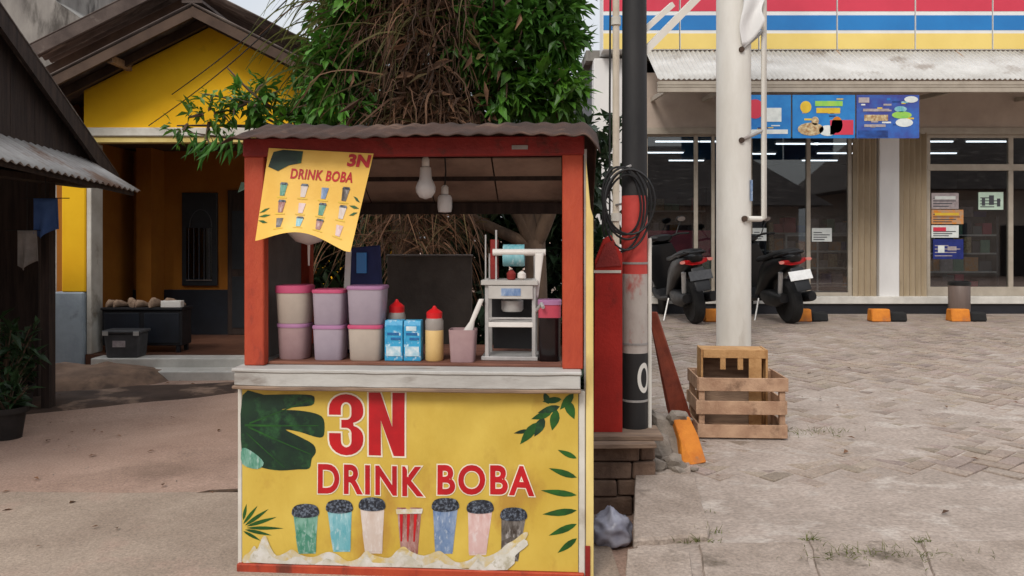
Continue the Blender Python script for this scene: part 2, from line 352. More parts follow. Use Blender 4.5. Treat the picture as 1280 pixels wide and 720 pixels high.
# ================================================================ GROUND
def lz(Y): return .15 + .0453 * (min(Y, 9.8) - 3.4)          # the parking lot rises from the street towards the shop
def gfn(x, y):
    return mnoise.fractal(Vector((x * .8, y * .8, 0)), 1, 2, 4) * .012 if abs(x) < 12 and -3 < y < 14 else 0
g = MB()
xs = [-1500, -300, -60, -20] + [-12 + .25 * i for i in range(53)] + [3, 20, 60, 300, 1500]
ys = [-1500, -300, -60, -20, -4] + [-2 + .25 * i for i in range(61)] + [16, 20, 60, 300, 1500]
for y in ys:
    for x in xs: g.v.append((x, y, gfn(x, y) if 5.2 < y < 10 and x < .3 else min(0, gfn(x, y)) - .004))
nx = len(xs)
for j in range(len(ys) - 1):
    for i in range(nx - 1):
        a = j * nx + i; g.f.append((a, a + 1, a + nx + 1, a + nx)); g.mi.append(0)
struct(g.build('ground', 'dirt', smooth=True))
# damp dark strip and earth bank in front of the yellow house
ln = MB(); le = [(-40 + .0, 4.9)] + [(-6 + .12 * i, 4.73 + .05 * mnoise.noise(Vector((i * .21, 0, 0))) + .02 * mnoise.noise(Vector((i * .9, 3, 0)))) for i in range(55)]
for (xa_, ya_), (xb_, yb_) in zip(le, le[1:]):
    ln.quad((xa_, -30, .004), (xb_, -30, .004), (xb_, yb_, .008), (xa_, ya_, .008)); ln.quad((xa_, ya_, .008), (xb_, yb_, .008), (xb_, yb_ + .02, -.02), (xa_, ya_ + .02, -.02))
struct(ln.build('lane', 'lane'))
def patch(name, m, outline, h, n=5):
    c = sum((Vector(p) for p in outline), Vector((0, 0))) / len(outline); k = len(outline); mb = MB()
    mb.v.append((c.x, c.y, h))
    for r in range(1, n + 1):
        t = r / n
        for p in outline:
            q = c.lerp(Vector(p), t); z = h * (1 - t ** 3) + .003
            q2 = q + Vector((mnoise.noise(Vector((q.x * 3, q.y * 3, 1))), mnoise.noise(Vector((q.x * 3, q.y * 3, 9))))) * .06 * t
            mb.v.append((q2.x, q2.y, z + (mnoise.noise(Vector((q.x * 4, q.y * 4, 3))) * h * .35 if r < n else -.03)))
    for j in range(k): mb.f.append((0, 1 + j, 1 + (j + 1) % k)); mb.mi.append(0)
    for r in range(n - 1):
        for j in range(k):
            A = 1 + r * k; B = A + k
            mb.f.append((A + j, B + j, B + (j + 1) % k, A + (j + 1) % k)); mb.mi.append(0)
    return struct(mb.build(name, m, smooth=True))
def spl(pts, n=4):
    r = []; k = len(pts)
    for i in range(k):
        p0, p1, p2, p3 = [Vector(pts[(i + d) % k]) for d in (-1, 0, 1, 2)]
        for s in range(n):
            t = s / n
            r.append(.5 * ((2 * p1) + (p2 - p0) * t + (2 * p0 - 5 * p1 + 4 * p2 - p3) * t * t + (3 * p1 - p0 - 3 * p2 + p3) * t ** 3))
    return r
patch('damp_soil', 'mud', spl([(-4.6, 6.7), (-3.6, 7.2), (-2.6, 7.85), (-1.9, 8.15), (-1.7, 8.6), (-2.6, 8.55), (-3.4, 8.3), (-4.2, 8.2), (-5, 7.9)]), .02)
patch('earth_bank', 'bank', spl([(-5.2, 7.75), (-4.3, 7.8), (-3.75, 8.15), (-3.65, 8.8), (-4.2, 9.1), (-5.2, 9.1), (-5.6, 8.4)]), .17)

# ---------------- parking lot: rising slab, block paving, concrete apron
def edge(Y):
    pts = [(-30, .5), (0, .5), (3.3, .53), (3.55, .555), (4.4, .68), (4.62, .66), (6, .75), (11, 1.05), (40, 1.05)]
    for (a, b), (c, d) in zip(pts, pts[1:]):
        if a <= Y <= c: return b + (d - b) * (Y - a) / (c - a)
lot = MB()
ys = [-30, -10, -3, 0] + [.3 + .12 * i for i in range(90)] + [12, 20, 40]
fr = [0] + [.1 * i + .02 for i in range(0, 80)] + [9.5, 12, 20, 60]
def lsurf(x, y):
    return lz(y) + mnoise.fractal(Vector((x * 1.6, y * 1.6, 5)), 1, 2, 5) * .012 * (1 if y < 4.8 else .3) + .0105 * max(0, min(1, (y - 4.6) / .5)) * (y < 11)
for y in ys:
    for t in fr: lot.v.append((edge(y) + t, y, lsurf(edge(y) + t, y) if y > -3 else -.02))
nx = len(fr)
for j in range(len(ys) - 1):
    for i in range(nx - 1):
        a = j * nx + i; lot.f.append((a, a + 1, a + nx + 1, a + nx)); lot.mi.append(0)
for j in range(len(ys) - 1):                                  # left face down to the yard
    a, b = lot.v[j * nx], lot.v[(j + 1) * nx]
    lot.quad(a, b, (b[0], b[1], -.1), (a[0], a[1], -.1))
lot_o = struct(lot.build('parking_lot', 'lot_concrete', smooth=True))
# herringbone paving blocks (fine, worn: one joined part)
pv = MB(); tint = []
random.seed(3)
A = .1; ang = R(38); ca, sa = math.cos(ang), math.sin(ang)
def paver(ax, ay, horiz):
    lx, ly = (.2, .1) if horiz else (.1, .2)
    cx, cy = ax + lx / 2, ay + ly / 2
    X, Y = 5 + cx * ca - cy * sa, 8 + cx * sa + cy * ca
    if not (edge(Y) + .12 < X < 10.5 and 4.45 + .25 * mnoise.noise(Vector((X * .9, 0, 0))) < Y < 11.1 and X > edge(Y) + .3 * (Y < 5)): return
    wr = max(0, min(1, 1 - (Y - 4.5) / 2.4))                 # worn and silted over towards the street
    zt = lz(Y) + .014 - .021 * wr * (.5 + .75 * mnoise.noise(Vector((X * 1.9, Y * 2.6, 4)))) + random.uniform(-.003, .003) + .006 * mnoise.noise(Vector((X * 1.5, Y * 1.5, 0)))
    tx, ty = random.gauss(0, .008), random.gauss(0, .008); gp = .003
    q = []
    for dx, dy in ((-1, -1), (1, -1), (1, 1), (-1, 1)):
        ux, uy = dx * (lx / 2 - gp), dy * (ly / 2 - gp)
        q.append((X + ux * ca - uy * sa, Y + ux * sa + uy * ca, zt + ux * tx + uy * ty))
    i = len(pv.v)
    sh = [(X + (p[0] - X) * .94, Y + (p[1] - Y) * .94, p[2]) for p in q]
    pv.v += sh + [(p[0], p[1], p[2] - .004) for p in q] + [(p[0], p[1], p[2] - .03) for p in q]
    t = random.choice((.8, .92, .95, 1, 1, 1.04, 1.1)); tt = (t, t * random.uniform(.96, 1.02), t * random.uniform(.92, 1.02), 1)
    fs = [(0, 1, 2, 3)] + [(4 * r + j, 4 * r + 4 + j, 4 * r + 4 + (j + 1) % 4, 4 * r + (j + 1) % 4) for r in (0, 1) for j in range(4)]
    for f in fs: pv.f.append(tuple(i + k for k in f)); pv.mi.append(0)
    tint.extend([tt] * 12)
for m in range(-70, 71):
    for n in range(-70, 71):                                  # 90-degree herringbone lattice
        k = (m - n) % 4
        if k == 0: paver(m * A, n * A, True)
        elif k == 3: paver(m * A, n * A, False)
po = pv.build('paving_block', 'paver', lot_o); struct(po, 'stuff')
at = po.data.color_attributes.new('tint', 'FLOAT_COLOR', 'POINT')

def set_tint(o, cols):
    a = o.data.color_attributes.get('tint') or o.data.color_attributes.new('tint', 'FLOAT_COLOR', 'POINT')
    a.data.foreach_set('color', [c for t in cols for c in t])
set_tint(po, tint)
# near apron: broken concrete slabs, each its own piece
def slab(px_pts, name='concrete_slab', lift=.02, th=.09, m='slab', parent=lot_o):
    pts = []
    for px, py in px_pts:                                     # where the pixel's ray meets the lot surface
        k = (py - HZ) / F; Y = (CAMH - .15 + .0453 * 3.4) / (k + .0453); Y = min(Y, 9.8); pts.append(((px - 640) / F * Y, Y))
    out = []
    for i, p in enumerate(pts):                               # ragged edges
        q = pts[(i + 1) % len(pts)]
        for s in range(5):
            t = s / 5; x = p[0] + (q[0] - p[0]) * t; y = p[1] + (q[1] - p[1]) * t
            j = .012 if s else 0
            x += mnoise.noise(Vector((x * 14, y * 14, 2))) * j; y += mnoise.noise(Vector((x * 14, y * 14, 8))) * j
            out.append((x, y))
    tz = random.uniform(-.003, .003)
    a = [(x, y, lz(y) + lift + tz - th) for x, y in out]; c = [(x, y, lz(y) + lift + tz - .012) for x, y in out]
    cx = sum(p[0] for p in out) / len(out); cy = sum(p[1] for p in out) / len(out)
    d = [(cx + (x - cx) * .975, cy + (y - cy) * .975, lz(y) + lift + tz) for x, y in out]
    mb = MB().loft([a, c, d]); return mb.build(name, m, parent)
random.seed(5)
slab([(794, 600), (868, 598), (887, 668), (884, 676), (792, 682)], lift=.028)
slab([(784, 690), (836, 684), (862, 694), (868, 740), (778, 760)], lift=.012)
slab([(873, 682), (1004, 680), (1022, 740), (884, 742)], lift=.010)
slab([(1010, 679), (1144, 680), (1166, 741), (1028, 741)], lift=.013)
slab([(1151, 680), (1300, 678), (1345, 741), (1174, 741)], lift=.010)
slab([(806, 572), (862, 572), (864, 594), (800, 596)], lift=.012)

# ================================================================ SHOP
FY = 11.5; zf = lambda py: CAMH - (py - HZ) / F * FY; xf = lambda px: (px - 640) / F * FY
XL, XR = xf(742), 9.6
shop = thing('convenience_shop', 'low convenience shop with red, blue and yellow striped fascia and glass front', 'shop', (XL, FY, .44))
so_ = -Vector(shop.location)
def sp(mb, name, m, par=None, **k):                           # a shop part given in world coordinates
    o = mb.build(name, m, par or shop, **k)
    if par is None: o.location = so_
    return o
zfl = .62                                                     # shop floor
xg0, xg1 = xf(806), XR
BK = FY + 5.5
sp(MB().box(XL, XR, BK, BK + .15, .3, 4.1).box(XR - .15, XR, FY + .25, BK, .3, 4.1).box(XL, XL + .15, FY + .25, BK, .3, 4.1), 'wall', 'interior_wall')
sp(MB().box(XL, xg0 - .02, FY - .05, FY + .25, .3, 4.1), 'pillar', 'white_wall', bevel=.01)
sp(MB().box(xf(1097), xf(1122), FY - .06, FY + .2, .6, 3.06), 'column', 'white_wall', bevel=.01)
sp(MB().box(XL + .15, XR - .15, FY + .3, BK, .5, zfl), 'floor', 'interior_floor')
sp(MB().box(XL + .15, XR - .15, FY + .25, BK, 3.1, 3.2), 'ceiling', 'interior_wall')
sp(MB().box(xg0 - .02, XR, FY - .1, FY + .3, .3, zf(379)), 'plinth', 'store_base', bevel=.01)
sp(MB().box(xg0 - .02, XR, FY - .14, FY + .32, zf(379), zf(370)), 'sill', 'sill_white', bevel=.006)
sp(MB().box(xg0 - .02, XR, FY - .02, FY + .25, zf(166), 3.9), 'lintel', 'taupe')
sp(MB().box(xg0 - .018, XR, FY - .045, FY - .02, zf(168), zf(160)), 'lintel_trim', 'frame_taupe')
sp(MB().box(XL - .1, XR + .4, FY + .1, BK, 4.1, 4.25), 'roof', 'concrete_wall')
# glazing: frame bars and panes
fr = MB(); z0, z1 = zf(370), zf(166)
mull = [(806, 810), (868, 873), (890, 894), (936, 941), (1009, 1014), (1061, 1066), (1159, 1164), (1262, 1268), (1330, 1335), (1400, 1405), (1465, 1470)]
for a, b in mull: fr.box(xf(a), xf(b), FY + .02, FY + .08, z0, z1)
fr.box(xg0, xf(1066), FY + .025, FY + .075, z0, z0 + .05).box(xg0, xf(1066), FY + .025, FY + .075, z1 - .05, z1)
fr.box(xf(1160), XR - .02, FY + .015, FY + .085, zf(213), zf(205)).box(xf(1160), XR - .02, FY + .015, FY + .085, z1 - .07, z1)
fr.box(xf(1160), XR - .02, FY + .015, FY + .085, z0, z0 + .13)
sp(fr, 'window_frame', 'frame_taupe', bevel=.004)
cuts = [810, 868, 873, 890, 894, 936, 941, 1009, 1014, 1061]
for i in range(0, len(cuts), 2):
    sp(MB().box(xf(cuts[i]), xf(cuts[i + 1]), FY + .045, FY + .055, z0 + .05, z1 - .05), 'pane', 'shop_glass')
for a, b in ((1164, 1262), (1268, 1330), (1335, 1400), (1405, 1465)):
    sp(MB().box(xf(a), xf(b), FY + .045, FY + .055, zf(205), z1 - .07), 'pane', 'shop_glass')
    sp(MB().box(xf(a), xf(b), FY + .045, FY + .055, z0 + .13, zf(213)), 'pane', 'shop_glass')
# folded accordion gates: every leaf a slat
for a, b, n in ((1066, 1096, 8), (1122.5, 1159, 10)):
    gm = None
    for i in range(n):
        x0 = xf(a + (b - a) * i / n); x1 = xf(a + (b - a) * (i + 1) / n); s = 1 if i % 2 else -1
        q = [(x0, FY - .03 - .03 * s, z0), (x1, FY - .03 + .03 * s, z0), (x1, FY - .018 + .03 * s, z0), (x0, FY - .018 - .03 * s, z0)]
        sp(MB().prism(q, (0, 0, z1 - z0 - .002)), 'gate_slat', 'gate_beige')
# striped fascia panels
jx = [742, 750, 844, 940, 1035, 1130, 1224, 1318, 1412, 1476]
for a, b in zip(jx[1:], jx[2:]):
    p = sp(MB().box(xf(a) + .006, xf(b) - .006, FY - .32, FY + .1, zf(69), zf(-8)), 'fascia_panel', 'sign_white', bevel=.004)
    for y0, y1, m in ((22, 5, 'sign_red'), (45, 27, 'sign_blue'), (68, 49, 'sign_yellow')):
        MB().box(xf(a) + .012, xf(b) - .012, FY - .324, FY - .318, zf(y0), zf(y1)).build('stripe', m, p)
sp(MB().box(xf(1276), xf(1326), FY - .37, FY - .325, zf(52), zf(22)), 'sign_plate', 'sign_white', bevel=.01)
sp(MB().box(xf(750), XR + .2, FY - .30, FY + .08, zf(-8), zf(-14)), 'fascia_cap', 'alu')
# awning of corrugated sheet with ties
AY = 10.2; za = lambda py: CAMH - (py - HZ) / F * AY; xa = lambda px: (px - 640) / F * AY
ax0, ax1 = xg0 - .05, XR
aw = MB(); nw = 1050
def awf(u, v):
    x = ax0 + (ax1 - ax0) * u; y = AY + (FY - .34 - AY) * v
    return (x, y, za(99) + (zf(71) - za(99)) * v + .010 * math.sin(x / .066 * 2 * math.pi))
sp(aw.grid(awf, nw, 1), 'awning_sheet', 'awning_white', smooth=True, solid=.004)
sp(MB().box(ax0, ax1, AY + .0, AY + .05, za(106), za(101.5)).box(ax0, ax1, AY + .01, AY + .05, za(115), za(109)).box(ax0, ax1, AY + .005, AY + .04, za(109), za(106)), 'awning_beam', ['frame_taupe'], bevel=.004)
for px in (806, 870, 1000, 1130, 1260, 1390):
    sp(MB().bar((xf(px) + .1, AY + .04, za(110)), (xf(px) + .1, FY - .02, zf(125)), .04, .06), 'awning_bracket', 'frame_taupe')
for a, b in ((1035, 1073), (1181, 1232), (1330, 1390), (884, 905)):
    sp(MB().bar((xf(a), FY - .30, zf(70)), (xa(b), AY + .12, za(96)), .03, .03), 'awning_tie', 'tan_stuff')
# promotional banners hung from the awning beam
bseed = [0]
def ban(x0, x1, base, lab, marks):
    o = MB().box(x0, x1, AY - .02, AY - .008, za(173), za(119)).build('hanging_banner', base)
    tag(o, lab, 'banner', 'banners hung under the shop awning')
    W = x1 - x0; H = za(119) - za(173)
    bseed[0] += 1; random.seed(100 + bseed[0])
    for k in range(16):                                        # small print too fine to read
        u, v = random.uniform(.04, .8), random.uniform(.05, .9); ww_ = random.uniform(.05, .16)
        MB().box(x0 + W * u, x0 + W * (u + ww_), AY - .0225, AY - .0202, za(173) + H * v, za(173) + H * (v + random.uniform(.02, .045))).build('print', random.choice(('paper', 'print_gold', 'cup1', 'print_navy', 'paper_grey', 'print_sky')), o)
    for (u0, v0, u1, v1, m, rd) in marks:
        mb = MB(); cx, cz = x0 + W * (u0 + u1) / 2, za(173) + H * (v0 + v1) / 2
        if rd: mb.prism(ell((cx, AY - .024, cz), W * (u1 - u0) / 2, H * (v1 - v0) / 2, 16), (0, .0035, 0))
        else: mb.box(x0 + W * u0, x0 + W * u1, AY - .024, AY - .0205, za(173) + H * v0, za(173) + H * v1)
        mb.build('print', m, o)
ban(xa(908), xa(988), 'print_sky', 'blue hanging banner with a red round print, half behind the white mast', [(.30, .45, .58, .9, 'sign_red', 1), (.05, .1, .95, .2, 'paper', 0), (.62, .38, .85, .7, 'paper', 0), (.05, .5, .22, .85, 'paper', 1)])
ban(xa(990), xa(1068), 'print_sky', 'blue hanging banner with yellow heading over food packs', [(.12, .58, .3, .86, 'print_gold', 1), (.36, .74, .8, .86, 'print_lime', 0), (.38, .58, .76, .7, 'print_gold', 0), (.08, .06, .5, .36, 'print_food', 1), (.42, .05, .7, .3, 'paper', 1), (.6, .08, .97, .42, 'sign_red', 0), (.62, .12, .8, .5, 'orange_paint', 1), (.3, .3, .42, .5, 'print_food', 1)])
ban(xa(1070), xa(1148), 'print_purple', 'violet blue hanging banner with pale corner tag and green print', [(.76, .82, .98, .97, 'paper', 1), (.03, .82, .2, .94, 'paper_grey', 0), (.1, .62, .52, .68, 'paper_grey', 0), (.12, .4, .5, .54, 'print_food', 0), (.12, .26, .46, .32, 'paper_grey', 0), (.56, .45, .88, .62, 'print_lime', 1), (.6, .6, .8, .74, 'cup1', 1), (.62, .26, .9, .46, 'paper', 1), (.02, .02, .5, .18, 'print_navy', 0)])
# posters and notices stuck inside the panes
def notice(px0, py0, px1, py1, m, lab, extra=()):
    y = FY + .032
    o = MB().box(xf(px0), xf(px1), y + .002, y + .012, zf(py1), zf(py0)).build('window_notice', m); tag(o, lab, 'notice')
    for k in range(4):
        yy_ = py0 + (py1 - py0) * (.3 + .17 * k); MB().box(xf(px0 + 2), xf(px0 + (px1 - px0) * (.5 + .13 * ((k * 7) % 4))), y - .001, y + .0018, zf(yy_ + 1.1), zf(yy_)).build('print', 'shelf_dark' if m != 'poster_navy' else 'paper_grey', o)
    for a, b, c, d, mm in extra:
        MB().box(xf(a), xf(c), y - .002, y + .0015, zf(d), zf(b)).build('print', mm, o)
notice(1166, 241, 1200, 261, 'paper_grey', 'pale grey notice on shop window above the orange one', [(1170, 245, 1196, 249, 'paper')])
notice(1166, 262, 1206, 280, 'paper_orange', 'orange notice on shop window between two pale ones', [(1170, 266, 1200, 269, 'print_gold')])
notice(1166, 281.5, 1200, 297, 'paper', 'white notice on shop window below the orange one', [(1168, 284, 1184, 289, 'sign_red')])
notice(1168, 299, 1206, 324, 'poster_navy', 'dark blue poster low on the shop window', [(1174, 307, 1182, 316, 'paper'), (1186, 308, 1197, 313, 'paper_grey')])
notice(1225, 240, 1256, 262, 'paper_green', 'pale green sheet with dark marks on shop window', [(1229, 247, 1233, 257, 'shelf_dark'), (1238, 244, 1244, 256, 'shelf_dark'), (1248, 248, 1252, 258, 'shelf_dark')])
notice(941.5, 285, 959, 301, 'paper', 'small white notice on glass door beside the white mast')
notice(1016, 285, 1041, 302, 'paper', 'white notice on glass door behind the blue food banner')
# inside: ceiling tubes, shelf racks, low gate, pink counter
for i, (x, y) in enumerate([(2.6, 12.6), (3.3, 12.6), (4.6, 12.9), (5.2, 12.9), (6.6, 12.6), (7.5, 12.6), (2.7, 14.2), (4.4, 14.4), (5.8, 14.3), (7.6, 14.3), (3.4, 15.6), (6.0, 15.6)]):
    l = thing('ceiling_lamp', 'white tube lamp on the ceiling inside the shop', 'lamp', (x, y, 3.1), 0, 'tube lamps inside the shop')
    MB().box(-.36, .36, -.05, .05, -.04, 0).build('housing', 'white_plastic', l)
    MB().box(-.34, .34, -.02, .02, -.06, -.04).build('tube', 'tube_light', l)
random.seed(11)
pal = ['shelf_dark', 'paper_grey', 'poster_navy', 'paper_orange', 'poster_pink', 'poster_green', 'print_food', 'interior_wall']
def rack(x, y, w, lab, h=1.5):
    r = thing('display_rack', lab, 'rack', (x, y, zfl), 0, 'goods racks inside the shop')
    MB().box(0, w, .3, .34, 0, h).box(0, .03, 0, .34, 0, h).box(w - .03, w, 0, .34, 0, h).build('frame', 'shelf_dark', r)
    for k in range(4):
        z = .08 + k * (h - .1) / 4; sh = MB().box(.03, w - .03, 0, .3, z, z + .025).build('shelf', 'alu', r)
        xx = .05
        while xx < w - .2:
            ww = random.uniform(.1, .22); hh = random.uniform(.12, .26)
            MB().box(xx, xx + ww, .03, .25, z + .025, z + .025 + hh).build('packet', random.choice(pal), r); xx += ww + .015
rack(4.25, 13.6, 1.7, 'goods rack inside the shop behind the double glass doors', 1.3)
rack(6.3, 14.2, 2.2, 'goods rack inside the shop behind the notices', 1.6)
rack(6.35, 12.5, 1.25, 'goods rack just inside the glass beside the notices', 1.25)
rack(3.3, 12.9, .8, 'narrow goods rack inside the glass behind the white mast', 1.35)
rack(1.5, 15.6, 2.3, 'goods rack at the back of the shop beside the pink counter', 1.9)
gt = thing('entry_gate', 'grey metal rail gate just inside the shop doors', 'gate', (xf(990) * 1.03, FY + .6, zfl))
gw = .95
MB().tube([(0, 0, 0), (0, 0, .95), (gw, 0, .95), (gw, 0, 0)], .022, 8).build('rail_frame', 'alu', gt)
for k in range(3): MB().tube([(0, 0, .22 + k * .24), (gw, 0, .22 + k * .24)], .012, 6).build('rail', 'alu', gt)
MB().tube([(gw * .5, 0, 0), (gw * .5, 0, .95)], .015, 6).build('post', 'alu', gt)
ct = thing('shop_counter', 'pink and pale green panelled counter inside the glass beside the parked scooter', 'counter', (xf(812), FY + .35, zfl))
MB().box(0, 1.0, .0, .5, 0, .6).build('green_panel', 'poster_green', ct)
MB().box(-.02, 1.02, -.02, .52, .6, 1.02).build('pink_panel', 'poster_pink', ct, bevel=.01)
# the trash bin and the wheel stops
b = thing('waste_bin', 'brown cylindrical waste bin with black top by the shop step', 'bin', (P(1199, 0, 10.85).x, 10.85, .458))
MB().lathe([(.125, 0), (.135, .02), (.135, .42), (.13, .43)], n=24).build('body', 'bin_brown', b, smooth=True)
MB().lathe([(.14, .43), (.142, .47), (.12, .485), (.118, .47)], n=24).build('rim', 'black_plastic', b, smooth=True)
for px, lab in ((892, 'wheel stop with orange end between the first scooter and the white mast'), (1001, 'wheel stop with orange end beside the scooter with white plate'), (1099, 'wheel stop with orange end in front of the white shop column'), (1198, 'wheel stop with orange end in front of the waste bin')):
    x = P(px, 0, 10.3).x
    s = thing('wheel_stop', lab, 'wheel stop', (x, 10.3, .454), 0, 'wheel stops before the shop')
    pr = lambda x0, x1, h: MB().prism([(x0, -.09, 0), (x0, .09, 0), (x0, .06, h), (x0, -.06, h)], (x1 - x0, 0, 0))
    pr(-.125, .115, .16).build('orange_end', 'orange_paint', s, bevel=.012)
    pr(.115, .33, .12).build('dark_block', 'rubber', s, bevel=.02)
# ================================================================ YELLOW HOUSE
HY = 9.1; zh = lambda py: CAMH - (py - HZ) / F * HY; xh = lambda px: (px - 640) / F * HY
hs = thing('yellow_house', 'yellow gabled house with recessed porch and grey pillar', 'house', (xh(105), HY, 0))
def hp(mb, name, m, par=None, **k):
    o = mb.build(name, m, par or hs, **k)
    if par is None: o.location = -Vector(hs.location)
    return o
ax, azr, slope = -3.42, 4.02, .505           # roof apex (outer), slope
x0, x1 = xh(105), -1.72
rz = lambda x: azr - slope * abs(x - ax) - .09
gz = zh(160)
hp(MB().prism([(x0, HY, gz), (x1, HY, gz), (x1, HY, rz(x1)), (ax, HY, rz(ax)), (x0, HY, rz(x0))], (0, .15, 0)), 'gable_wall', 'yellow_wall')
hp(MB().box(x0 - .05, x1, HY - .05, HY + .15, zh(171), gz), 'beam', 'white_trim', bevel=.01)
hp(MB().box(x0 - .02, x1, HY - .02, HY + .15, zh(178), zh(171)), 'beam_soffit', 'cream')
zs = zh(178)
hp(MB().box(xh(78), xh(108), HY - .02, HY + .28, zh(365), gz - .16), 'pillar', 'yellow_wall', bevel=.012)
hp(MB().box(xh(108), xh(114), HY - .0, HY + .26, .2, zs), 'pillar_trim', 'white_trim', bevel=.006)
hp(MB().box(xh(67), xh(107), HY - .05, HY + .3, 0, zh(365)), 'pillar_base', 'grey_dado', bevel=.015)
hp(MB().box(-2.2, -1.75, HY - .02, HY + .28, .2, zs), 'pillar', 'yellow_wall')
BY = 11.0; zb = lambda py: CAMH - (py - HZ) / F * BY; xb = lambda px: (px - 640) / F * BY
hp(MB().box(-5.2, -1.7, BY, BY + .15, 0, 3.3), 'porch_wall', 'porch_shaded_yellow')
hp(MB().box(-5.35, -5.2, HY + .3, BY + .15, 0, 3.3), 'porch_side_wall', 'porch_shaded_yellow')
hp(MB().box(-4.98, -4.78, BY - .4, BY, .2, 2.75), 'wall_pier', 'porch_shaded_yellow')
hp(MB().box(-5.2, -4.99, BY - .03, BY, .2, zb(362)).box(-4.775, -1.72, BY - .02, BY, .2, zb(362)), 'dado', 'dark_dado')
hp(MB().box(-5.2, -1.72, HY + .16, BY, 2.72, 2.8), 'porch_ceiling', 'roof_under')
hp(MB().box(xh(108), -1.72, HY - .02, BY, 0, .2), 'porch_floor', 'porch_tile')
hp(MB().box(-5.2, -5.0, HY + .3, BY, 0, .2), 'floor_edge', 'porch_tile')
hp(MB().box(xh(130), -1.9, 8.81, HY - .02, .0, .195), 'step', 'sill_white', bevel=.008)
hp(MB().box(P(172, 0, 8.6).x, -1.95, 8.52, 8.81, -.02, .10), 'step', 'sill_white', bevel=.01)
wd = hp(MB().box(xb(229), xb(273), BY - .05, BY - .002, zb(357), zb(241)), 'window', 'shutter', bevel=.006)
MB().box(xb(235), xb(267), BY - .056, BY - .05, zb(350), zb(285)).build('pane', 'house_glass', wd)
for k in range(5):
    x = xb(235 + 32 * (k + .5) / 5); MB().tube([(x, BY - .065, zb(350)), (x, BY - .065, zb(285))], .006, 5).build('bar', 'shelf_dark', wd)
MB().tube([P(251 + 14 * math.cos(a), 284 - 22 * math.sin(a), BY - .065) for a in [math.pi * i / 12 for i in range(13)]], .007, 5).build('arch', 'shelf_dark', wd)
MB().tube([(xb(235), BY - .065, zb(350)), (xb(267), BY - .065, zb(350))], .008, 5).build('bar', 'grey_panel', wd)
dr = hp(MB().box(xb(286), xb(360), BY - .05, BY - .002, .2, zb(238)), 'door', 'dark_wood', bevel=.006)
MB().box(xb(292), xb(320), BY - .06, BY - .05, .3, 1.0).box(xb(292), xb(320), BY - .06, BY - .05, 1.1, 1.9).build('door_panel', 'shutter', dr)
# roof: two pitched slabs of corrugated sheet over rafters
RY0, RY1 = 8.55, 14
def rslab(xe, name='roof'):
    n = 90
    def f(u, v):
        x = ax + (xe - ax) * v; y = RY0 + (RY1 - RY0) * u
        return (x, y, azr - slope * abs(x - ax) + .018 * math.sin(y / .17 * 2 * math.pi))
    return hp(MB().grid(f, n * 2, 1), name, 'roof_brown', smooth=True, solid=.012)
rslab(-5.35); rslab(-1.15)
for xe in (-5.33, -1.2):
    ze = azr - slope * abs(xe - ax)
    hp(MB().bar((ax + (.03 if xe < ax else -.03), RY0 + .03 + (.002 if xe < ax else 0), azr - .06), (xe, RY0 + .03, ze - .065), .03, .10), 'verge_board', 'roof_under')
    hp(MB().bar((ax, RY0 + .4, azr - .075), (xe, RY0 + .4, ze - .075), .05, .09), 'rafter', 'roof_under')
hp(MB().bar((-4.35, RY0 + .1, rz(-4.35) + .0), (-4.35, HY + .1, rz(-4.35) + .0), .06, .08), 'purlin', 'tan_stuff')
hp(MB().bar((ax, RY0, azr + .03), (ax, RY1, azr + .03), .22, .03), 'ridge_cap', 'roof_brown')
hp(MB().box(-5.2, -1.72, RY1 - 1.2, RY1 - 1.05, 0, 3.0), 'back_wall', 'yellow_wall')
# second roof and the concrete block behind
h2 = thing('rear_house', 'grey brown roofed house rising behind the yellow house', 'house', (-8, 11.6, 0))
a2 = P(215, -32, 11.6); e2 = P(26, 62, 11.6); sl2 = (a2.z - e2.z) / (a2.x - e2.x)
def f2(xe):
    def f(u, v):
        x = a2.x + (xe - a2.x) * v; y = 11.6 + 5 * u
        return (x + 8, y - 11.6, a2.z - sl2 * abs(x - a2.x) + .02 * math.sin(y / .17 * 2 * math.pi))
    return f
MB().grid(f2(e2.x), 160, 1).build('roof', 'roof_brown', h2, smooth=True, solid=.015)
MB().grid(f2(2 * a2.x - e2.x), 160, 1).build('roof', 'roof_brown', h2, smooth=True, solid=.015)
for k, (dz, m) in enumerate(((.1, 'roof_brown'), (.27, 'roof_under'))):
    MB().bar((a2.x + 8, .02 + .5 * k, a2.z - dz), (e2.x + 8, .02 + .5 * k, e2.z - dz), .05, .17).build('verge_board', m, h2)
MB().prism([(e2.x + 8.5, 1, 0), (2 * a2.x - e2.x + 7.5, 1, 0), (2 * a2.x - e2.x + 7.5, 1, e2.z - .3), (a2.x + 8, 1, a2.z - .35), (e2.x + 8.5, 1, e2.z - .3)], (0, .15, 0)).build('wall', 'white_wall', h2)
MB().box(e2.x + 8.35, e2.x + 8.5, 1, 5, 0, e2.z - .1).build('wall', 'white_wall', h2)
q = [P(-60, 330, 16), P(100, 330, 16), P(100, 22, 16), P(62, -4, 16), P(62, -90, 16), P(-60, -90, 16)]
cb = MB().prism([(p.x, p.y, max(0, p.z) if i > 1 else 0) for i, p in enumerate(q)], (0, 3, 0)).build('concrete_block', 'concrete_wall'); tag(cb, 'stained bare grey concrete building behind the brown roofs', 'building')
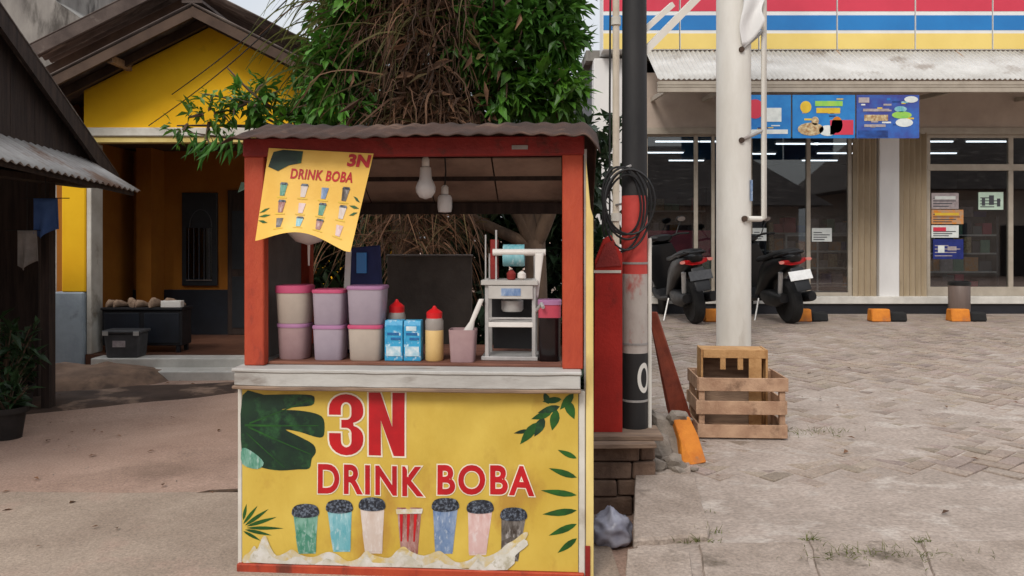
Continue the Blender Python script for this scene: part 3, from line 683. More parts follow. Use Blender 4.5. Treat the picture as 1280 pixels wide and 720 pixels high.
# ================================================================ DARK SHED ON THE LEFT
sh = thing('open_shed', 'dark timber shed with steep roof and grey sheet awning', 'shed', (-4, 6.5, 0))
SX = -3.98
def shp(mb, name, m, **k):
    o = mb.build(name, m, sh, **k); o.location = (4, -6.5, 0); return o
ga = (P(0, 30, 6.2).z - 2.16) / (7.8 - 6.2)                    # verge slope
zv = lambda y: 2.16 + ga * (7.8 - y)
yr = 5.4
pts = [(SX, yr - 2.2, 2.2), (SX, 7.7, 2.2), (SX, yr, zv(yr) - .1)]
for i in range(14):                                           # gable planks
    ya, yb = yr - 2.3 + i * (4.55 / 14), yr - 2.3 + (i + 1) * (4.55 / 14) - .006
    zt = lambda y: (zv(y) if y > yr else zv(yr) - ga * (yr - y)) - .06
    if min(zt(ya), zt(yb)) < 2.06: continue
    shp(MB().prism([(SX, ya, 2.05), (SX, yb, 2.05), (SX, yb, max(2.06, zt(yb))), (SX, ya, max(2.06, zt(ya)))], (-.02 - .006 * (i % 2), 0, 0)), 'gable_plank', 'dark_wood')
for s in (0, 1):
    ya, yb, z0, z1 = (yr, 7.85, zv(yr), zv(7.85)) if s else (yr, yr - 2.45, zv(yr), zv(yr) - ga * 2.45)
    def f(u, v): return (-8 + (SX + .12 + 8) * u, ya + (yb - ya) * v, z0 + (z1 - z0) * v + .016 * math.sin(u * 4.1 / .15 * 2 * math.pi))
    shp(MB().grid(f, 160, 1), 'roof', 'roof_brown', smooth=True, solid=.012)
    shp(MB().bar((SX + .10, ya, z0 - .07), (SX + .10, yb, z1 - .07), .03, .15), 'verge_board', 'dark_wood')
def f(u, v):
    y = 4.6 + 2.85 * u; x = SX + .02 + .5 * v
    return (x, y, 2.34 - .30 * v - .05 * (y - 5.6) + .012 * math.sin(y / .076 * 2 * math.pi * .8))
shp(MB().grid(f, 220, 1), 'awning', 'zinc', smooth=True, solid=.006)
shp(MB().bar((SX + .47, 4.6, 2.075), (SX + .47, 7.4, 1.93), .03, .04), 'awning_batten', 'dark_wood')
for y in (3.4, 5.2, 7.1): shp(MB().box(SX - .17, SX - .1, y - .05, y + .05, 0, 2.1), 'post', 'dark_wood')
shp(MB().box(-8, -6.4, 3.3, 7.7, 0, 2.2).box(-6.4, -4.5, 7.6, 7.7, 0, 2.15), 'wall', 'dark_wood')
shp(MB().box(SX - .17, SX, 3.3, 7.7, 2.0, 2.1), 'header', 'dark_wood')
for a, b, c, lab, m in ((42, 248, 72, 'blue cloth hanging on a line inside the dark shed', 'cloth_blue'), (22, 288, 46, 'pale grey cloth hanging low inside the dark shed', 'cloth_grey')):
    Y0 = 6.8; p0 = P(a, b, Y0); p1 = P(c, b, Y0); h = .3
    def f(u, v): return (p0.x + (p1.x - p0.x) * u * (1 - .25 * v * (1 - u)), Y0 + .04 * math.sin(u * 9) * v, p0.z - h * v - .04 * math.sin(u * 5) * v)
    o = MB().grid(f, 16, 8).build('hanging_cloth', m, smooth=True, solid=.004); tag(o, lab, 'cloth')
    wl = MB().tube([(p0.x - .1, Y0, p0.z + .002), (p1.x + .1, Y0, p0.z + .002)], .004, 5).build('line', 'wire', o)
    MB().tube([((p0.x + p1.x) / 2, Y0, p0.z), ((p0.x + p1.x) / 2, Y0, 2.12)], .004, 5).build('line', 'wire', o)
# ---------------- things on the porch
cbt = thing('shoe_cabinet', 'low black cabinet on the porch heaped with tan shoes', 'cabinet', (-4.265, 9.36, .2))
cw = .46
MB().box(-cw, cw, -.14, .14, .08, .49).build('body', 'cabinet_black', cbt, bevel=.008)
MB().box(-cw - .01, cw + .01, -.16, .16, .49, .52).build('top', 'cabinet_black', cbt, bevel=.006)
for s in (-1, 1):
    for t in (-1, 1): MB().box(s * (cw - .05) - .02, s * (cw - .05) + .02, t * .11 - .02, t * .11 + .02, 0, .08).build('leg', 'cabinet_black', cbt)
for k in (0, 1):
    MB().box(-cw + .03 + k * cw, -.03 + k * cw, -.15, -.14, .11, .46).build('door', 'dark_dado', cbt, bevel=.004)
MB().box(.22, .45, -.155, -.05, .521, .60).build('white_box', 'white_plastic', cbt, bevel=.006)
random.seed(4)
for k in range(9):                                             # tan shoes
    x = -.36 + k * .085; sc = random.uniform(.85, 1.15); a = random.uniform(-.6, .6); yy = random.uniform(-.07, .05)
    rings = []
    for t, hw, hh in ((0, .02, .03), (.04, .035, .05), (.1, .038, .045), (.17, .04, .028), (.23, .036, .022), (.26, .015, .012)):
        rings.append([(x + (px_ * math.cos(a) - (t - .13) * math.sin(a)) * sc, yy + (px_ * math.sin(a) + (t - .13) * math.cos(a)) * sc, +.521 + hh * sc + pz * sc) for px_, _, pz in sring(0, 0, hw, hh, 10)])
    o = MB().loft(rings).build('shoe', 'tan_stuff', smooth=True); o.location = cbt.location
    tag(o, 'tan shoe in the heap on top of the black porch cabinet', 'shoe', 'shoes heaped on the porch cabinet')
cx = P(158, 0, 8.95).x
cr = thing('storage_crate', 'grey plastic storage crate with pale label before the black cabinet', 'crate', (cx, 8.955, .196))
MB().loft([sring(0, 0, .20, .1, 20, 6)] and [[(x * s, y * s, z) for x, y in [(-.2, -.12), (.2, -.12), (.2, .12), (-.2, .12)]] for s, z in ((.88, 0), (.98, .27))]).build('body', 'crate_grey', cr, bevel=.012)
MB().box(-.215, .215, -.135, .135, .27, .305).build('lid', 'crate_grey', cr, bevel=.01)
MB().box(-.10, .04, -.119, -.113, .12, .19).build('label_patch', 'paper_grey', cr)
for s in (-1, 1): MB().box(s * .17 - .03, s * .17 + .03, -.145, -.134, .25, .295).build('clip', 'alu', cr)
# ================================================================ DRINK CART
TH = math.atan2(.11, 1.55); ct_, st_ = math.cos(TH), math.sin(TH)
OX, OY = -1.234, 3.63
cart = thing('drink_cart', 'red framed boba drink cart with yellow printed banner and rusty roof', 'food cart', (OX, OY, 0), -TH)
def CU(px, py, v=0):                                           # pixel -> (u, v, z) on the cart's plane v
    a, b = (px - 640) / F, -(py - HZ) / F
    t = (OX * st_ + OY * ct_ + v) / (a * st_ + ct_)
    return Vector((t * (a * ct_ - st_) - (OX * ct_ - OY * st_), v, CAMH + b * t))
def CW(u, v, z): return Vector((OX + u * ct_ + v * st_, OY - u * st_ + v * ct_, z))    # cart local -> world
W, D = CU(729, 300).x, .78
pw = .092; ul = CU(305, 300).x
zc0, zc1 = .845, .93
BZ0, BZ1 = CU(500, 195).z, CU(500, 171).z
for u0 in (ul, W - pw):
    MB().box(u0, u0 + pw, .0, .06, zc1, BZ0 + .002).build('post', 'red_paint', cart, bevel=.005)
    MB().box(u0 + .01, u0 + .07, D - .06, D, zc1, 1.66).build('post', 'red_paint', cart, bevel=.005)
MB().box(ul - .005, W + .005, -.006, .055, BZ0, BZ1).build('front_beam', 'red_beam', cart, bevel=.006)
MB().box(ul, W, D - .05, D, 1.64, 1.70).build('rear_beam', 'dark_wood', cart, bevel=.004)
for u0 in (ul + .01, W - .07):
    MB().bar((u0 + .03, .05, 1.93), (u0 + .03, D - .02, 1.68), .05, .06).build('side_beam', 'red_beam', cart)
for v, z in ((.22, 1.945), (.36, 1.935), (.56, 1.83)):
    MB().box(ul, W, v - .02, v + .02, z - .025, z + .025).build('purlin', 'dark_wood', cart)
MB().box(CU(640, 165).x, CU(660, 165).x, -.012, -.0065, CU(640, 187).z, CU(640, 182).z).build('label_strip', 'cloth_grey', cart)
# corrugated roof, both pitches drooping at the right end
def roof(v0, z0, v1, z1, ua, ub, nm='roof_sheet'):
    def f(a, b):
        u = ua + (ub - ua) * a; v = v0 + (v1 - v0) * b; z = z0 + (z1 - z0) * b
        z += .0042 * math.sin(u / .09 * 2 * math.pi) + .010 * mnoise.noise(Vector((u * 3, v * 4, 0)))
        e = max(0, u - (W - .0)) + max(0, (ul - .01) - u); z -= e * e * 16 * (1 - .3 * b)
        v += .02 * mnoise.noise(Vector((u * 5, b * 3, 3))) * (1 - b)
        return (u, v, z)
    return MB().grid(f, 150, 6).build(nm, ['rust_sheet'], cart, smooth=True, solid=.004)
rl, rr = CU(281, 165, -.1).x, CU(750, 165, -.1).x
roof(-.14, 1.945, .30, 2.06, rl, rr)
roof(.30, 2.06, .95, 1.69, rl, rr)
# sheets lining the rear pitch from below
for k in range(4):
    u0 = ul + .05 + k * (W - .16) / 4; u1 = u0 + (W - .16) / 4 - .008
    MB().prism([(u0, .40, 1.90), (u1, .40, 1.90), (u1, D - .01, 1.704), (u0, D - .01, 1.704)], (0, 0, .006)).build('ceiling_panel', 'roof_inner', cart)
# counter
def slabf(z0, z1, v0, v1, u0, u1, name, m, bv=.004, n=26):
    rings = []
    for i in range(n + 1):
        u = u0 + (u1 - u0) * i / n; j = mnoise.noise(Vector((u * 7, z0 * 3, 1))) * .005
        rings.append([(u, v0 + j, z0 + j * .8), (u, v1, z0), (u, v1, z1), (u, v0 + j, z1 + j * .3)])
    return MB().loft(rings).build(name, m, cart, bevel=bv)
c0, c1 = CU(289, 470, -.08).x, CU(727, 470, -.08).x
slabf(zc1 - .016, zc1, -.085, D - .02, c0, c1, 'counter_top', 'counter_white')
slabf(zc0 + .008, zc1 - .016, -.078, -.045, c0 + .01, c1 - .005, 'counter_fascia', 'counter_white')
slabf(zc0 - .008, zc0 + .008, -.085, -.0, c0 + .002, c1 - .002, 'counter_underboard', 'old_plank')
MB().box(ul + pw, W - pw, .045, D - .08, zc1, zc1 + .014).build('wooden_tray', 'tray_wood', cart, bevel=.003)
TZ = zc1 + .014
# body
MB().box(.012, W - .012, .03, D, .06, zc0 - .01).build('body', 'grey_panel', cart)
for u0, u1, m in ((-.006, .014, 'white_trim'), (W - .02, W + .008, 'white_trim')):
    MB().box(u0, u1, -.012, .03, .02, zc0 - .008).build('edge_trim', m, cart, bevel=.003)
MB().box(-.004, W + .004, -.03, .03, .0, .042).build('base_rail', 'red_paint', cart, bevel=.004)
for u0 in (.05, W - .11): MB().box(u0, u0 + .06, D - .1, D - .02, -.005, .06).build('leg', 'red_paint', cart)
MB().box(ul + .005, ul + .02, .06, D - .06, zc1, 1.66).build('side_panel', 'grey_panel', cart)
MB().box(W - .03, W - .015, .3, D - .06, zc1, 1.3).build('side_panel', 'grey_panel', cart)
sx = CU(737, 400, -.01).x
MB().prism([(sx - .016, -.012, .0), (sx + .018, -.012, .0), (sx + .016, -.012, 1.60), (sx + .004, -.012, 1.64), (sx - .016, -.012, 1.86)], (0, .022, 0)).build('side_strip', 'yellow_stick', cart, bevel=.003)
MB().box(W + .004, sx - .012, .0, .028, .03, 1.9).build('side_sheet', 'zinc', cart)
MB().box(W + .0085, W + .03, -.02, -.013, .0, .16).build('corner_guard', 'red_beam', cart)
# printed banner, slightly slack
b0, b1, bz0, bz1 = .016, W - .022, .044, zc0 - .006
def wav(u, z):
    t = (u - b0) / (b1 - b0); s = (z - bz0) / (bz1 - bz0)
    e = max(0, min(1, min(t, 1 - t) * 8)) * max(0, min(1, min(s, 1 - s) * 8))
    d = .006 * math.sin(u * 9 + 1.2 * z) + .007 * mnoise.noise(Vector((u * 3, z * 3, 2))) + .003 * math.sin((u * 1.3 - z) * 16) * (t > .5)
    return -.014 - d * e
ban_o = MB().grid(lambda a, b: (b0 + (b1 - b0) * a, wav(b0 + (b1 - b0) * a, bz0 + (bz1 - bz0) * b), bz0 + (bz1 - bz0) * b), 70, 40).build('banner', 'vinyl', cart, smooth=True)
def fine(verts, faces, maxlen, mp, name, m, parent, layer=1, ext=False):
    bm = bmesh.new(); vs_ = [bm.verts.new((v[0], v[1], 0)) for v in verts]
    for f in faces:
        try: bm.faces.new([vs_[i] for i in f])
        except ValueError: pass
    bmesh.ops.triangulate(bm, faces=bm.faces)
    for _ in range(5):
        ed = [e for e in bm.edges if e.calc_length() > maxlen]
        if not ed: break
        bmesh.ops.subdivide_edges(bm, edges=ed, cuts=1); bmesh.ops.triangulate(bm, faces=bm.faces)
    for v in bm.verts: v.co = mp(v.co.x, v.co.y, layer)
    me = bpy.data.meshes.new(name); bm.to_mesh(me); bm.free(); me.materials.append(M[m]); return link_mesh(name, me, parent)
def bmap(u, z, layer): return Vector((u, wav(u, z) - .0012 * layer, z))
def text_geo(s, off=0.0, sp=1.0):
    cu = bpy.data.curves.new('t', 'FONT'); cu.body = s; cu.size = 1; cu.offset = off; cu.space_character = sp; cu.resolution_u = 5; cu.fill_mode = 'FRONT' if hasattr(cu, 'fill_mode') else cu.fill_mode
    o = bpy.data.objects.new('t', cu); C.objects.link(o); dg = bpy.context.evaluated_depsgraph_get(); dg.update()
    me = bpy.data.meshes.new_from_object(o.evaluated_get(dg)); v = [(p.co.x, p.co.y) for p in me.vertices]; f = [tuple(p.vertices) for p in me.polygons]
    bpy.data.objects.remove(o); bpy.data.curves.remove(cu); bpy.data.meshes.remove(me)
    return v, f
def text_fit(s, box, mp, name, m, parent, off=.03, layer=2, sp=1.0, maxlen=.05, halo=None):
    v, f = text_geo(s, off, sp); xs_ = [p[0] for p in v]; ys_ = [p[1] for p in v]
    x0, x1, y0, y1 = min(xs_), max(xs_), min(ys_), max(ys_); u0, z0, u1, z1 = box
    sx_, sy_ = (u1 - u0) / (x1 - x0), (z1 - z0) / (y1 - y0)
    tr = lambda p: (u0 + (p[0] - x0) * sx_, z0 + (p[1] - y0) * sy_)
    o = fine([tr(p) for p in v], f, maxlen, mp, name, m, parent, layer)
    if halo:
        v2, f2_ = text_geo(s, off + halo, sp); fine([tr(p) for p in v2], f2_, maxlen, mp, 'lettering_outline', 'print_white', o, layer - 1)
    return o
def poly_px(pts, m, name='print', layer=1, smooth_n=0, parent=None):
    q = [(lambda r: (r.x, r.z))(CU(px, py, -.016)) for px, py in pts]
    q = [(min(max(x, b0 + .001), b1 - .001), min(max(z, bz0 + .001), bz1 - .001)) for x, z in q]
    if smooth_n: q = [(p.x, p.y) for p in spl(q, smooth_n)]
    return fine(q, [tuple(range(len(q)))], .05, bmap, name, m, parent or ban_o, layer)
def rect_px(x0, y0, x1, y1):
    a, b = CU(x0, y1, -.016), CU(x1, y0, -.016); return (a.x, a.z, b.x, b.z)
# heavy 3 and N cut as shapes (tall, condensed)
def glyph(pts, box, name, m, layer, grow=0):
    u0, z0, u1, z1 = box
    q = [(u0 + (u1 - u0) * x, z0 + (z1 - z0) * y) for x, y in pts]
    if grow:
        k = len(q); r = []
        ar = sum(q[i][0] * q[(i + 1) % k][1] - q[(i + 1) % k][0] * q[i][1] for i in range(k))
        sgn = 1 if ar > 0 else -1
        for i in range(k):
            a, b, c = Vector(q[i - 1]), Vector(q[i]), Vector(q[(i + 1) % k])
            n1 = Vector(((b - a).y, -(b - a).x)).normalized(); n2 = Vector(((c - b).y, -(c - b).x)).normalized()
            n = (n1 + n2); n = n / max(.5, n.length_squared / 2) * sgn
            r.append(tuple(b + n * grow))
        q = r
    return fine(q, [tuple(range(len(q)))], .05, bmap, name, m, ban_o, layer)
def arc(cx, cy, rx, ry, a0, a1, n=10): return [(cx + rx * math.cos(R(a0 + (a1 - a0) * i / n)), cy + ry * math.sin(R(a0 + (a1 - a0) * i / n))) for i in range(n + 1)]
three = (arc(.5, .76, .5, .24, 180, 0) + arc(.6, .70, .40, .17, 0, -75, 6) + arc(.62, .30, .38, .19, 75, 0, 6) + arc(.5, .25, .5, .25, 0, -180)
         + [(0, .36), (.34, .36)] + arc(.5, .23, .155, .1, 180, 360, 8) + [(.655, .36)] + arc(.5, .36, .155, .09, 0, 90, 5) + [(.36, .45), (.36, .58)] + arc(.5, .67, .155, .09, -90, 0, 5)
         + [(.655, .76)] + arc(.5, .77, .155, .1, 0, 180, 8) + [(.345, .66), (0, .66)])
nn = [(0, 0), (0, 1), (.32, 1), (.66, .46), (.66, 1), (1, 1), (1, 0), (.70, 0), (.34, .56), (.34, 0)]
for pts, bx in ((three, rect_px(411, 493, 454, 569)), (nn, rect_px(461, 491, 506, 569))):
    o = glyph(pts, bx, 'lettering', 'print_red', 3); h = glyph(pts, bx, 'lettering_outline', 'print_white', 2, .008); h.parent = o
text_fit('DRINK', rect_px(397, 583, 530, 617), bmap, 'lettering', 'print_red', ban_o, .028, 3, 1.16, halo=.03)
text_fit('BOBA', rect_px(547, 583, 668, 618), bmap, 'lettering', 'print_red', ban_o, .028, 3, 1.16, halo=.03)
poly_px([(303, 494), (330, 493.5), (362, 493), (389, 494), (393, 500), (389, 507), (368, 509), (352, 512), (372, 513), (394, 517), (404, 524), (405, 540), (402, 547), (392, 546), (374, 540), (357, 537), (374, 546), (391, 556), (394, 566), (389, 574), (386, 586), (372, 587), (350, 588), (330, 585), (318, 580), (303, 574)], 'print_leaf', 'leaf_print', 1, 3)
for a in ((306, 530, 398, 532, 3), (312, 528, 386, 500, 2.2), (310, 532, 388, 568, 2.6), (308, 540, 356, 584, 2)):
    x0, y0, x1, y1, w2 = a; poly_px([(x0, y0), (x1, y1), (x1, y1 + .8), (x0, y0 + w2)], 'print_leaf2', 'leaf_vein', 2)
poly_px([(303, 560), (318, 566), (330, 578), (322, 586), (303, 580)], 'cup0', 'leaf_print', 2, 3)
def leafp(x0, y0, x1, y1, wd_, m='print_leaf2', nm='leaf_print'):
    dx, dy = x1 - x0, y1 - y0; l = math.hypot(dx, dy); nx_, ny_ = -dy / l, dx / l; L_ = []; Rr = []
    for t in (.15, .35, .55, .75, .9):
        ww = wd_ * math.sin(math.pi * t ** .8); L_.append((x0 + dx * t + nx_ * ww, y0 + dy * t + ny_ * ww)); Rr.append((x0 + dx * t - nx_ * ww, y0 + dy * t - ny_ * ww))
    poly_px([(x0, y0)] + L_ + [(x1, y1)] + Rr[::-1], m, nm, 1)
for a in ((721, 573, 697, 562, 3.4), (721, 597, 686, 585, 4), (721, 619, 676, 613, 4), (721, 638, 678, 643, 4.4), (721, 655, 686, 669, 4.2), (721, 673, 697, 691, 4)): leafp(*a)
for a in ((717, 492, 700, 512, 5), (702, 499, 678, 502, 4), (700, 508, 672, 516, 4.5), (690, 515, 664, 524, 4.5), (696, 512, 690, 538, 6), (680, 522, 668, 546, 6), (672, 528, 650, 556, 6), (662, 538, 642, 542, 2.6), (708, 500, 718, 524, 6), (686, 505, 680, 490, 4)): leafp(*a, m='print_leaf' if a[0] % 3 else 'print_leaf2')
for a in ((304, 655, 322, 632, 2.2), (306, 657, 336, 636, 2.4), (308, 658, 346, 646, 2.4), (308, 660, 355, 660, 2.2), (306, 662, 340, 669, 2.2), (304, 650, 308, 630, 2), (304, 664, 326, 676, 2)): leafp(*a)
cups = [(382, 637, 690, 2), (424, 632, 688, 3), (465, 629, 690, 2), (512, 631, 690, 0), (557, 629, 690, -2), (600, 633, 692, -3), (642, 642, 700, -5)]
for i, (cx_, yt, yb, sk) in enumerate(cups):
    c = poly_px([(cx_ - 15.5, yt + 3), (cx_ + 15.5, yt + 3), (cx_ + 10.5 + sk, yb + 2), (cx_ - 10.5 + sk, yb + 2)], 'cup%d' % i, 'cup_print', 1)
    if i != 3: poly_px([(cx_ - 13 + sk * .5, (yt + yb) / 2 + 6), (cx_ - 2, (yt + yb) / 2), (cx_ + 8, (yt + yb) / 2 + 9), (cx_ + 12.6 + sk * .6, (yt + yb) / 2 + 4), (cx_ + 11 + sk, yb - .5), (cx_ - 11 + sk, yb - .5)], 'cuplight%d' % i, 'cup_layer', 2)
    if i != 3: poly_px([(cx_ - 17, yt + 3), (cx_ - 14, yt - 4), (cx_ - 6, yt - 7), (cx_ + 6, yt - 7), (cx_ + 14, yt - 4), (cx_ + 17, yt + 3), (cx_ + 14, yt + 8), (cx_, yt + 10), (cx_ - 14, yt + 8)], 'print_dark', 'pearl_print', 3, 3)
    else:
        poly_px([(cx_ - 17, yt + 5), (cx_ + 17, yt + 4), (cx_ + 16, yt + 10), (cx_ - 16, yt + 11)], 'print_cream', 'foam_print', 3)
        for k in range(3): poly_px([(cx_ - 12 + k * 9, yt + 11), (cx_ - 8 + k * 9, yt + 11), (cx_ - 9 + k * 8, yb - 14), (cx_ - 11 + k * 8, yb - 14)], 'print_red', 'cup_shine', 2)  # red stripes printed down the cup
sp_ = [(304, 706), (306, 694), (312, 690), (318, 682), (322, 686), (328, 672), (333, 670), (338, 682), (346, 694), (358, 690), (366, 686), (376, 693), (392, 696), (408, 690), (420, 692), (434, 701), (448, 698), (458, 688), (466, 693), (486, 697), (496, 688), (505, 682), (514, 688), (530, 694), (548, 688), (556, 692), (570, 702), (586, 700), (598, 692), (606, 696), (622, 690), (634, 680), (642, 676), (655, 666), (660, 668), (650, 684), (644, 690), (634, 700), (612, 709), (520, 711), (400, 713), (320, 712)]
poly_px(sp_, 'print_cream', 'splash_print', 4, 3)
poly_px([(x, min(712, y + 9 + 5 * math.sin(x * .23) + 2 * math.sin(x * .7))) for x, y in sp_[2:-4]] + [(560, 711), (430, 712), (330, 711)], 'print_milk', 'splash_print', 5, 2)
# ---------------- hanging poster, bulbs
def pmap(s, t, layer=0):                                       # s across, t down
    tl, tr_, br, bl = (336, 185), (467, 192), (438, 315), (319, 301)
    px = (tl[0] * (1 - s) + tr_[0] * s) * (1 - t) + (bl[0] * (1 - s) + br[0] * s) * t
    py = (tl[1] * (1 - s) + tr_[1] * s) * (1 - t) + (bl[1] * (1 - s) + br[1] * s) * t
    py -= 17 * t ** 4 * math.sin(math.pi * min(1, s * 1.05)) ** 1.2
    v = -.012 - .055 * t * t - .03 * t * math.sin(math.pi * s) - .012 * t * math.sin(s * 7) - .0012 * layer
    q = CU(px, py, v); return CW(*q)
po_ = MB().grid(lambda a, b: pmap(a, b), 30, 30).build('menu_poster', 'poster_vinyl', smooth=True); tag(po_, 'yellow drinks poster hanging from the cart beam, its lower edge curling', 'poster')
pm2 = lambda s, t, layer: pmap(s, 1 - t, layer)
text_fit('3N', (.77, .855, .985, .985), pm2, 'lettering', 'print_red', po_, .05, 2, maxlen=.06)
text_fit('DRINK BOBA', (.25, .69, .86, .80), pm2, 'lettering', 'print_red', po_, .03, 2, 1.1, maxlen=.06)
def ppoly(pts, m, nm): fine(pts, [tuple(range(len(pts)))], .06, pm2, nm, m, po_, 2)
ppoly([(.02, .80), (.05, .96), (.14, .99), (.33, .985), (.33, .86), (.22, .83), (.12, .76)], 'print_leaf', 'leaf_print')
for r in range(3):
    for c in range(4):
        x, y = .20 + .205 * c + .01 * r, .56 - .19 * r; i = (r * 3 + c * 2) % 7
        ppoly([(x - .035, y + .06), (x + .035, y + .06), (x + .022, y - .06), (x - .022, y - .06)], 'cup%d' % i, 'cup_print')
        if (r + c) % 3 != 2: fine([(x - .04, y + .06), (x + .04, y + .06), (x + .03, y + .085), (x - .03, y + .085)], [(0, 1, 2, 3)], .06, pm2, 'pearl_print', 'print_dark', po_, 3)
        fine([(x - .05, y - .085), (x + .05, y - .085), (x + .05, y - .072), (x - .05, y - .072)], [(0, 1, 2, 3)], .06, pm2, 'caption_strip', 'print_gold', po_, 2)
for a in ((.0, .3, .1, .36), (.0, .26, .12, .28), (.0, .22, .1, .19), (.98, .5, .9, .56), (.985, .44, .88, .46), (.98, .4, .9, .36)):
    ppoly([(a[0], a[1]), ((a[0] + a[2]) / 2, (a[1] + a[3]) / 2 + .016), (a[2], a[3]), ((a[0] + a[2]) / 2, (a[1] + a[3]) / 2 - .016)], 'print_leaf2', 'leaf_print')
def hang(px, ptop, pbot, prof, v, nm, lab, cat, m, ztop):
    q = CU(px, pbot, v); wq = CW(*q); t = thing(nm, lab, cat, wq)
    h = CU(px, ptop, v).z - q.z
    MB().lathe([(r, z * h) for r, z in prof], n=20).build('globe' if cat == 'lamp' else 'dish', m, t, smooth=True)
    MB().lathe([(.014, h * .97), (.018, h), (.018, h + .035), (.01, h + .045)], n=14).build('socket', 'white_plastic', t, smooth=True)
    MB().tube([(0, 0, h + .04), (.004, .01, (h + .04 + ztop - wq.z) / 2), (0, 0, ztop - wq.z)], .004, 6).build('cord', 'wire', t)
hang(532, 208, 249, [(.004, 0), (.03, .06), (.046, .22), (.048, .36), (.04, .5), (.03, .62), (.026, .96), (.015, 1)], .22, 'light_bulb', 'large white bulb hanging under the cart roof near the poster', 'lamp', 'bulb_white', 1.925)
hang(556, 243, 266, [(.004, 0), (.032, .04), (.036, .3), (.036, .8), (.028, .96), (.015, 1)], .36, 'light_bulb', 'smaller stubby white bulb hanging behind the large bulb', 'lamp', 'bulb_white', 1.915)
q = CU(386, 332, .22); dsh = thing('strainer', 'white dish-shaped strainer with thin stem hanging below the drinks poster', 'strainer', CW(*q))
h0 = CU(386, 305, .22).z - q.z
MB().tube([(0, 0, 0), (0, 0, h0)], [.004, .007], 8).build('stem', 'white_plastic', dsh)
MB().lathe([(.008, h0 - .004), (.06, h0 + .012), (.098, h0 + .05), (.104, h0 + .068), (.098, h0 + .066), (.055, h0 + .022), (.006, h0 + .01)], n=28).build('dish', 'white_plastic', dsh, smooth=True)
for k in range(3):
    a = 2.1 * k; MB().tube([(.1 * math.cos(a), .1 * math.sin(a), h0 + .066), (0, 0, 1.925 - q.z)], .0025, 5).build('cord', 'wire', dsh)
# ================================================================ THINGS ON THE COUNTER (z = TZ)
def onc(px, v):                                                # counter spot under a pixel column
    p = CU(px, 452, v); return CW(p.x, v, TZ + .0005)
def rr_ring(hx, hy, z, n=20, p=5):
    r = []
    for j in range(n):
        a = 2 * math.pi * j / n; ca, sa = math.cos(a), math.sin(a)
        r.append((hx * math.copysign(abs(ca) ** (2 / p), ca), hy * math.copysign(abs(sa) ** (2 / p), sa), z))
    return r
def tub(px, v, z, wpx, hpx, m, lm, lab, p=5, lidh=.012):
    loc = onc(px, v); loc.z = z; s = loc.y / F; w_ = wpx * s / 2; h = hpx * s
    t = thing('food_tub', lab, 'tub', loc, -TH + random.uniform(-.05, .05), 'lidded plastic tubs stacked on the cart counter')
    hb = h - lidh
    MB().loft([rr_ring(w_ * .84, w_ * .80, 0, p=p), rr_ring(w_ * .88, w_ * .84, .006, p=p), rr_ring(w_ * .96, w_ * .92, hb * .9, p=p), rr_ring(w_ * .97, w_ * .93, hb, p=p)]).build('body', m, t, smooth=True)
    MB().loft([rr_ring(w_, w_ * .96, hb - .005, p=p), rr_ring(w_ * 1.02, w_ * .98, hb + .002, p=p), rr_ring(w_ * 1.0, w_ * .96, h - .002, p=p), rr_ring(w_ * .93, w_ * .89, h, p=p)]).build('lid', lm, t, smooth=True)
    return z + h + .0005
random.seed(21)
for px, v, w1, h1, w2, h2_, m1, m2, l1, l2, d1, d2, p in (
    (369, .16, 41, 44, 45, 47, 'plastic_blush', 'plastic_cream', 'lid_mauve', 'lid_pink', 'blush tub at the foot of the stack with the pink domed lid', 'round cream filled tub with domed pink lid beside the red post', 3),
    (414, .15, 40, 43, 41, 44, 'plastic_lilac', 'plastic_lilac', 'lid_mauve', 'lid_pink', 'lilac tub at the foot of the middle stack of tubs', 'lilac tub on top of the middle stack of tubs', 6),
    (460, .15, 44, 44, 47, 48, 'plastic_cream', 'plastic_lilac', 'lid_pink', 'lid_mauve', 'cream tub at the foot of the stack beside the blue cartons', 'lilac mauve lidded tub on top of the stack beside the blue cartons', 6)):
    z = tub(px, v, TZ + .0005, w1, h1, m1, l1, d1, p)
    tub(px, v, z, w2, h2_, m2, l2, d2, p, .03 if p == 3 else .012)
# blue packages behind the tubs
t = thing('drink_pouch', 'dark blue pouch with white edge standing behind the stacked tubs', 'pouch', onc(455, .36), -TH)
s = .0039; hh = (452 - 316) * s
MB().loft([[(-.085, -.03, 0), (.085, -.03, 0), (.085, .03, 0), (-.085, .03, 0)], [(-.09, -.035, hh * .5), (.09, -.035, hh * .5), (.09, .035, hh * .5), (-.09, .035, hh * .5)], [(-.088, -.006, hh * .97), (.082, -.006, hh), (.082, .006, hh), (-.088, .006, hh * .97)]]).build('pouch_body', 'cloth_navy', t, bevel=.006)
MB().loft([[(-.088, -.04, .02), (-.06, -.04, .02), (-.06, -.036, .02), (-.088, -.036, .02)], [(-.092, -.043, hh * .5), (-.062, -.043, hh * .5), (-.062, -.036, hh * .5), (-.092, -.036, hh * .5)], [(-.088, -.012, hh * .95), (-.06, -.012, hh * .955), (-.06, -.007, hh * .955), (-.088, -.007, hh * .95)]]).build('white_edge', 'white_plastic', t)
MB().box(-.03, .02, -.030, -.02, hh * .74, hh * .93).build('print', 'sign_blue', t)
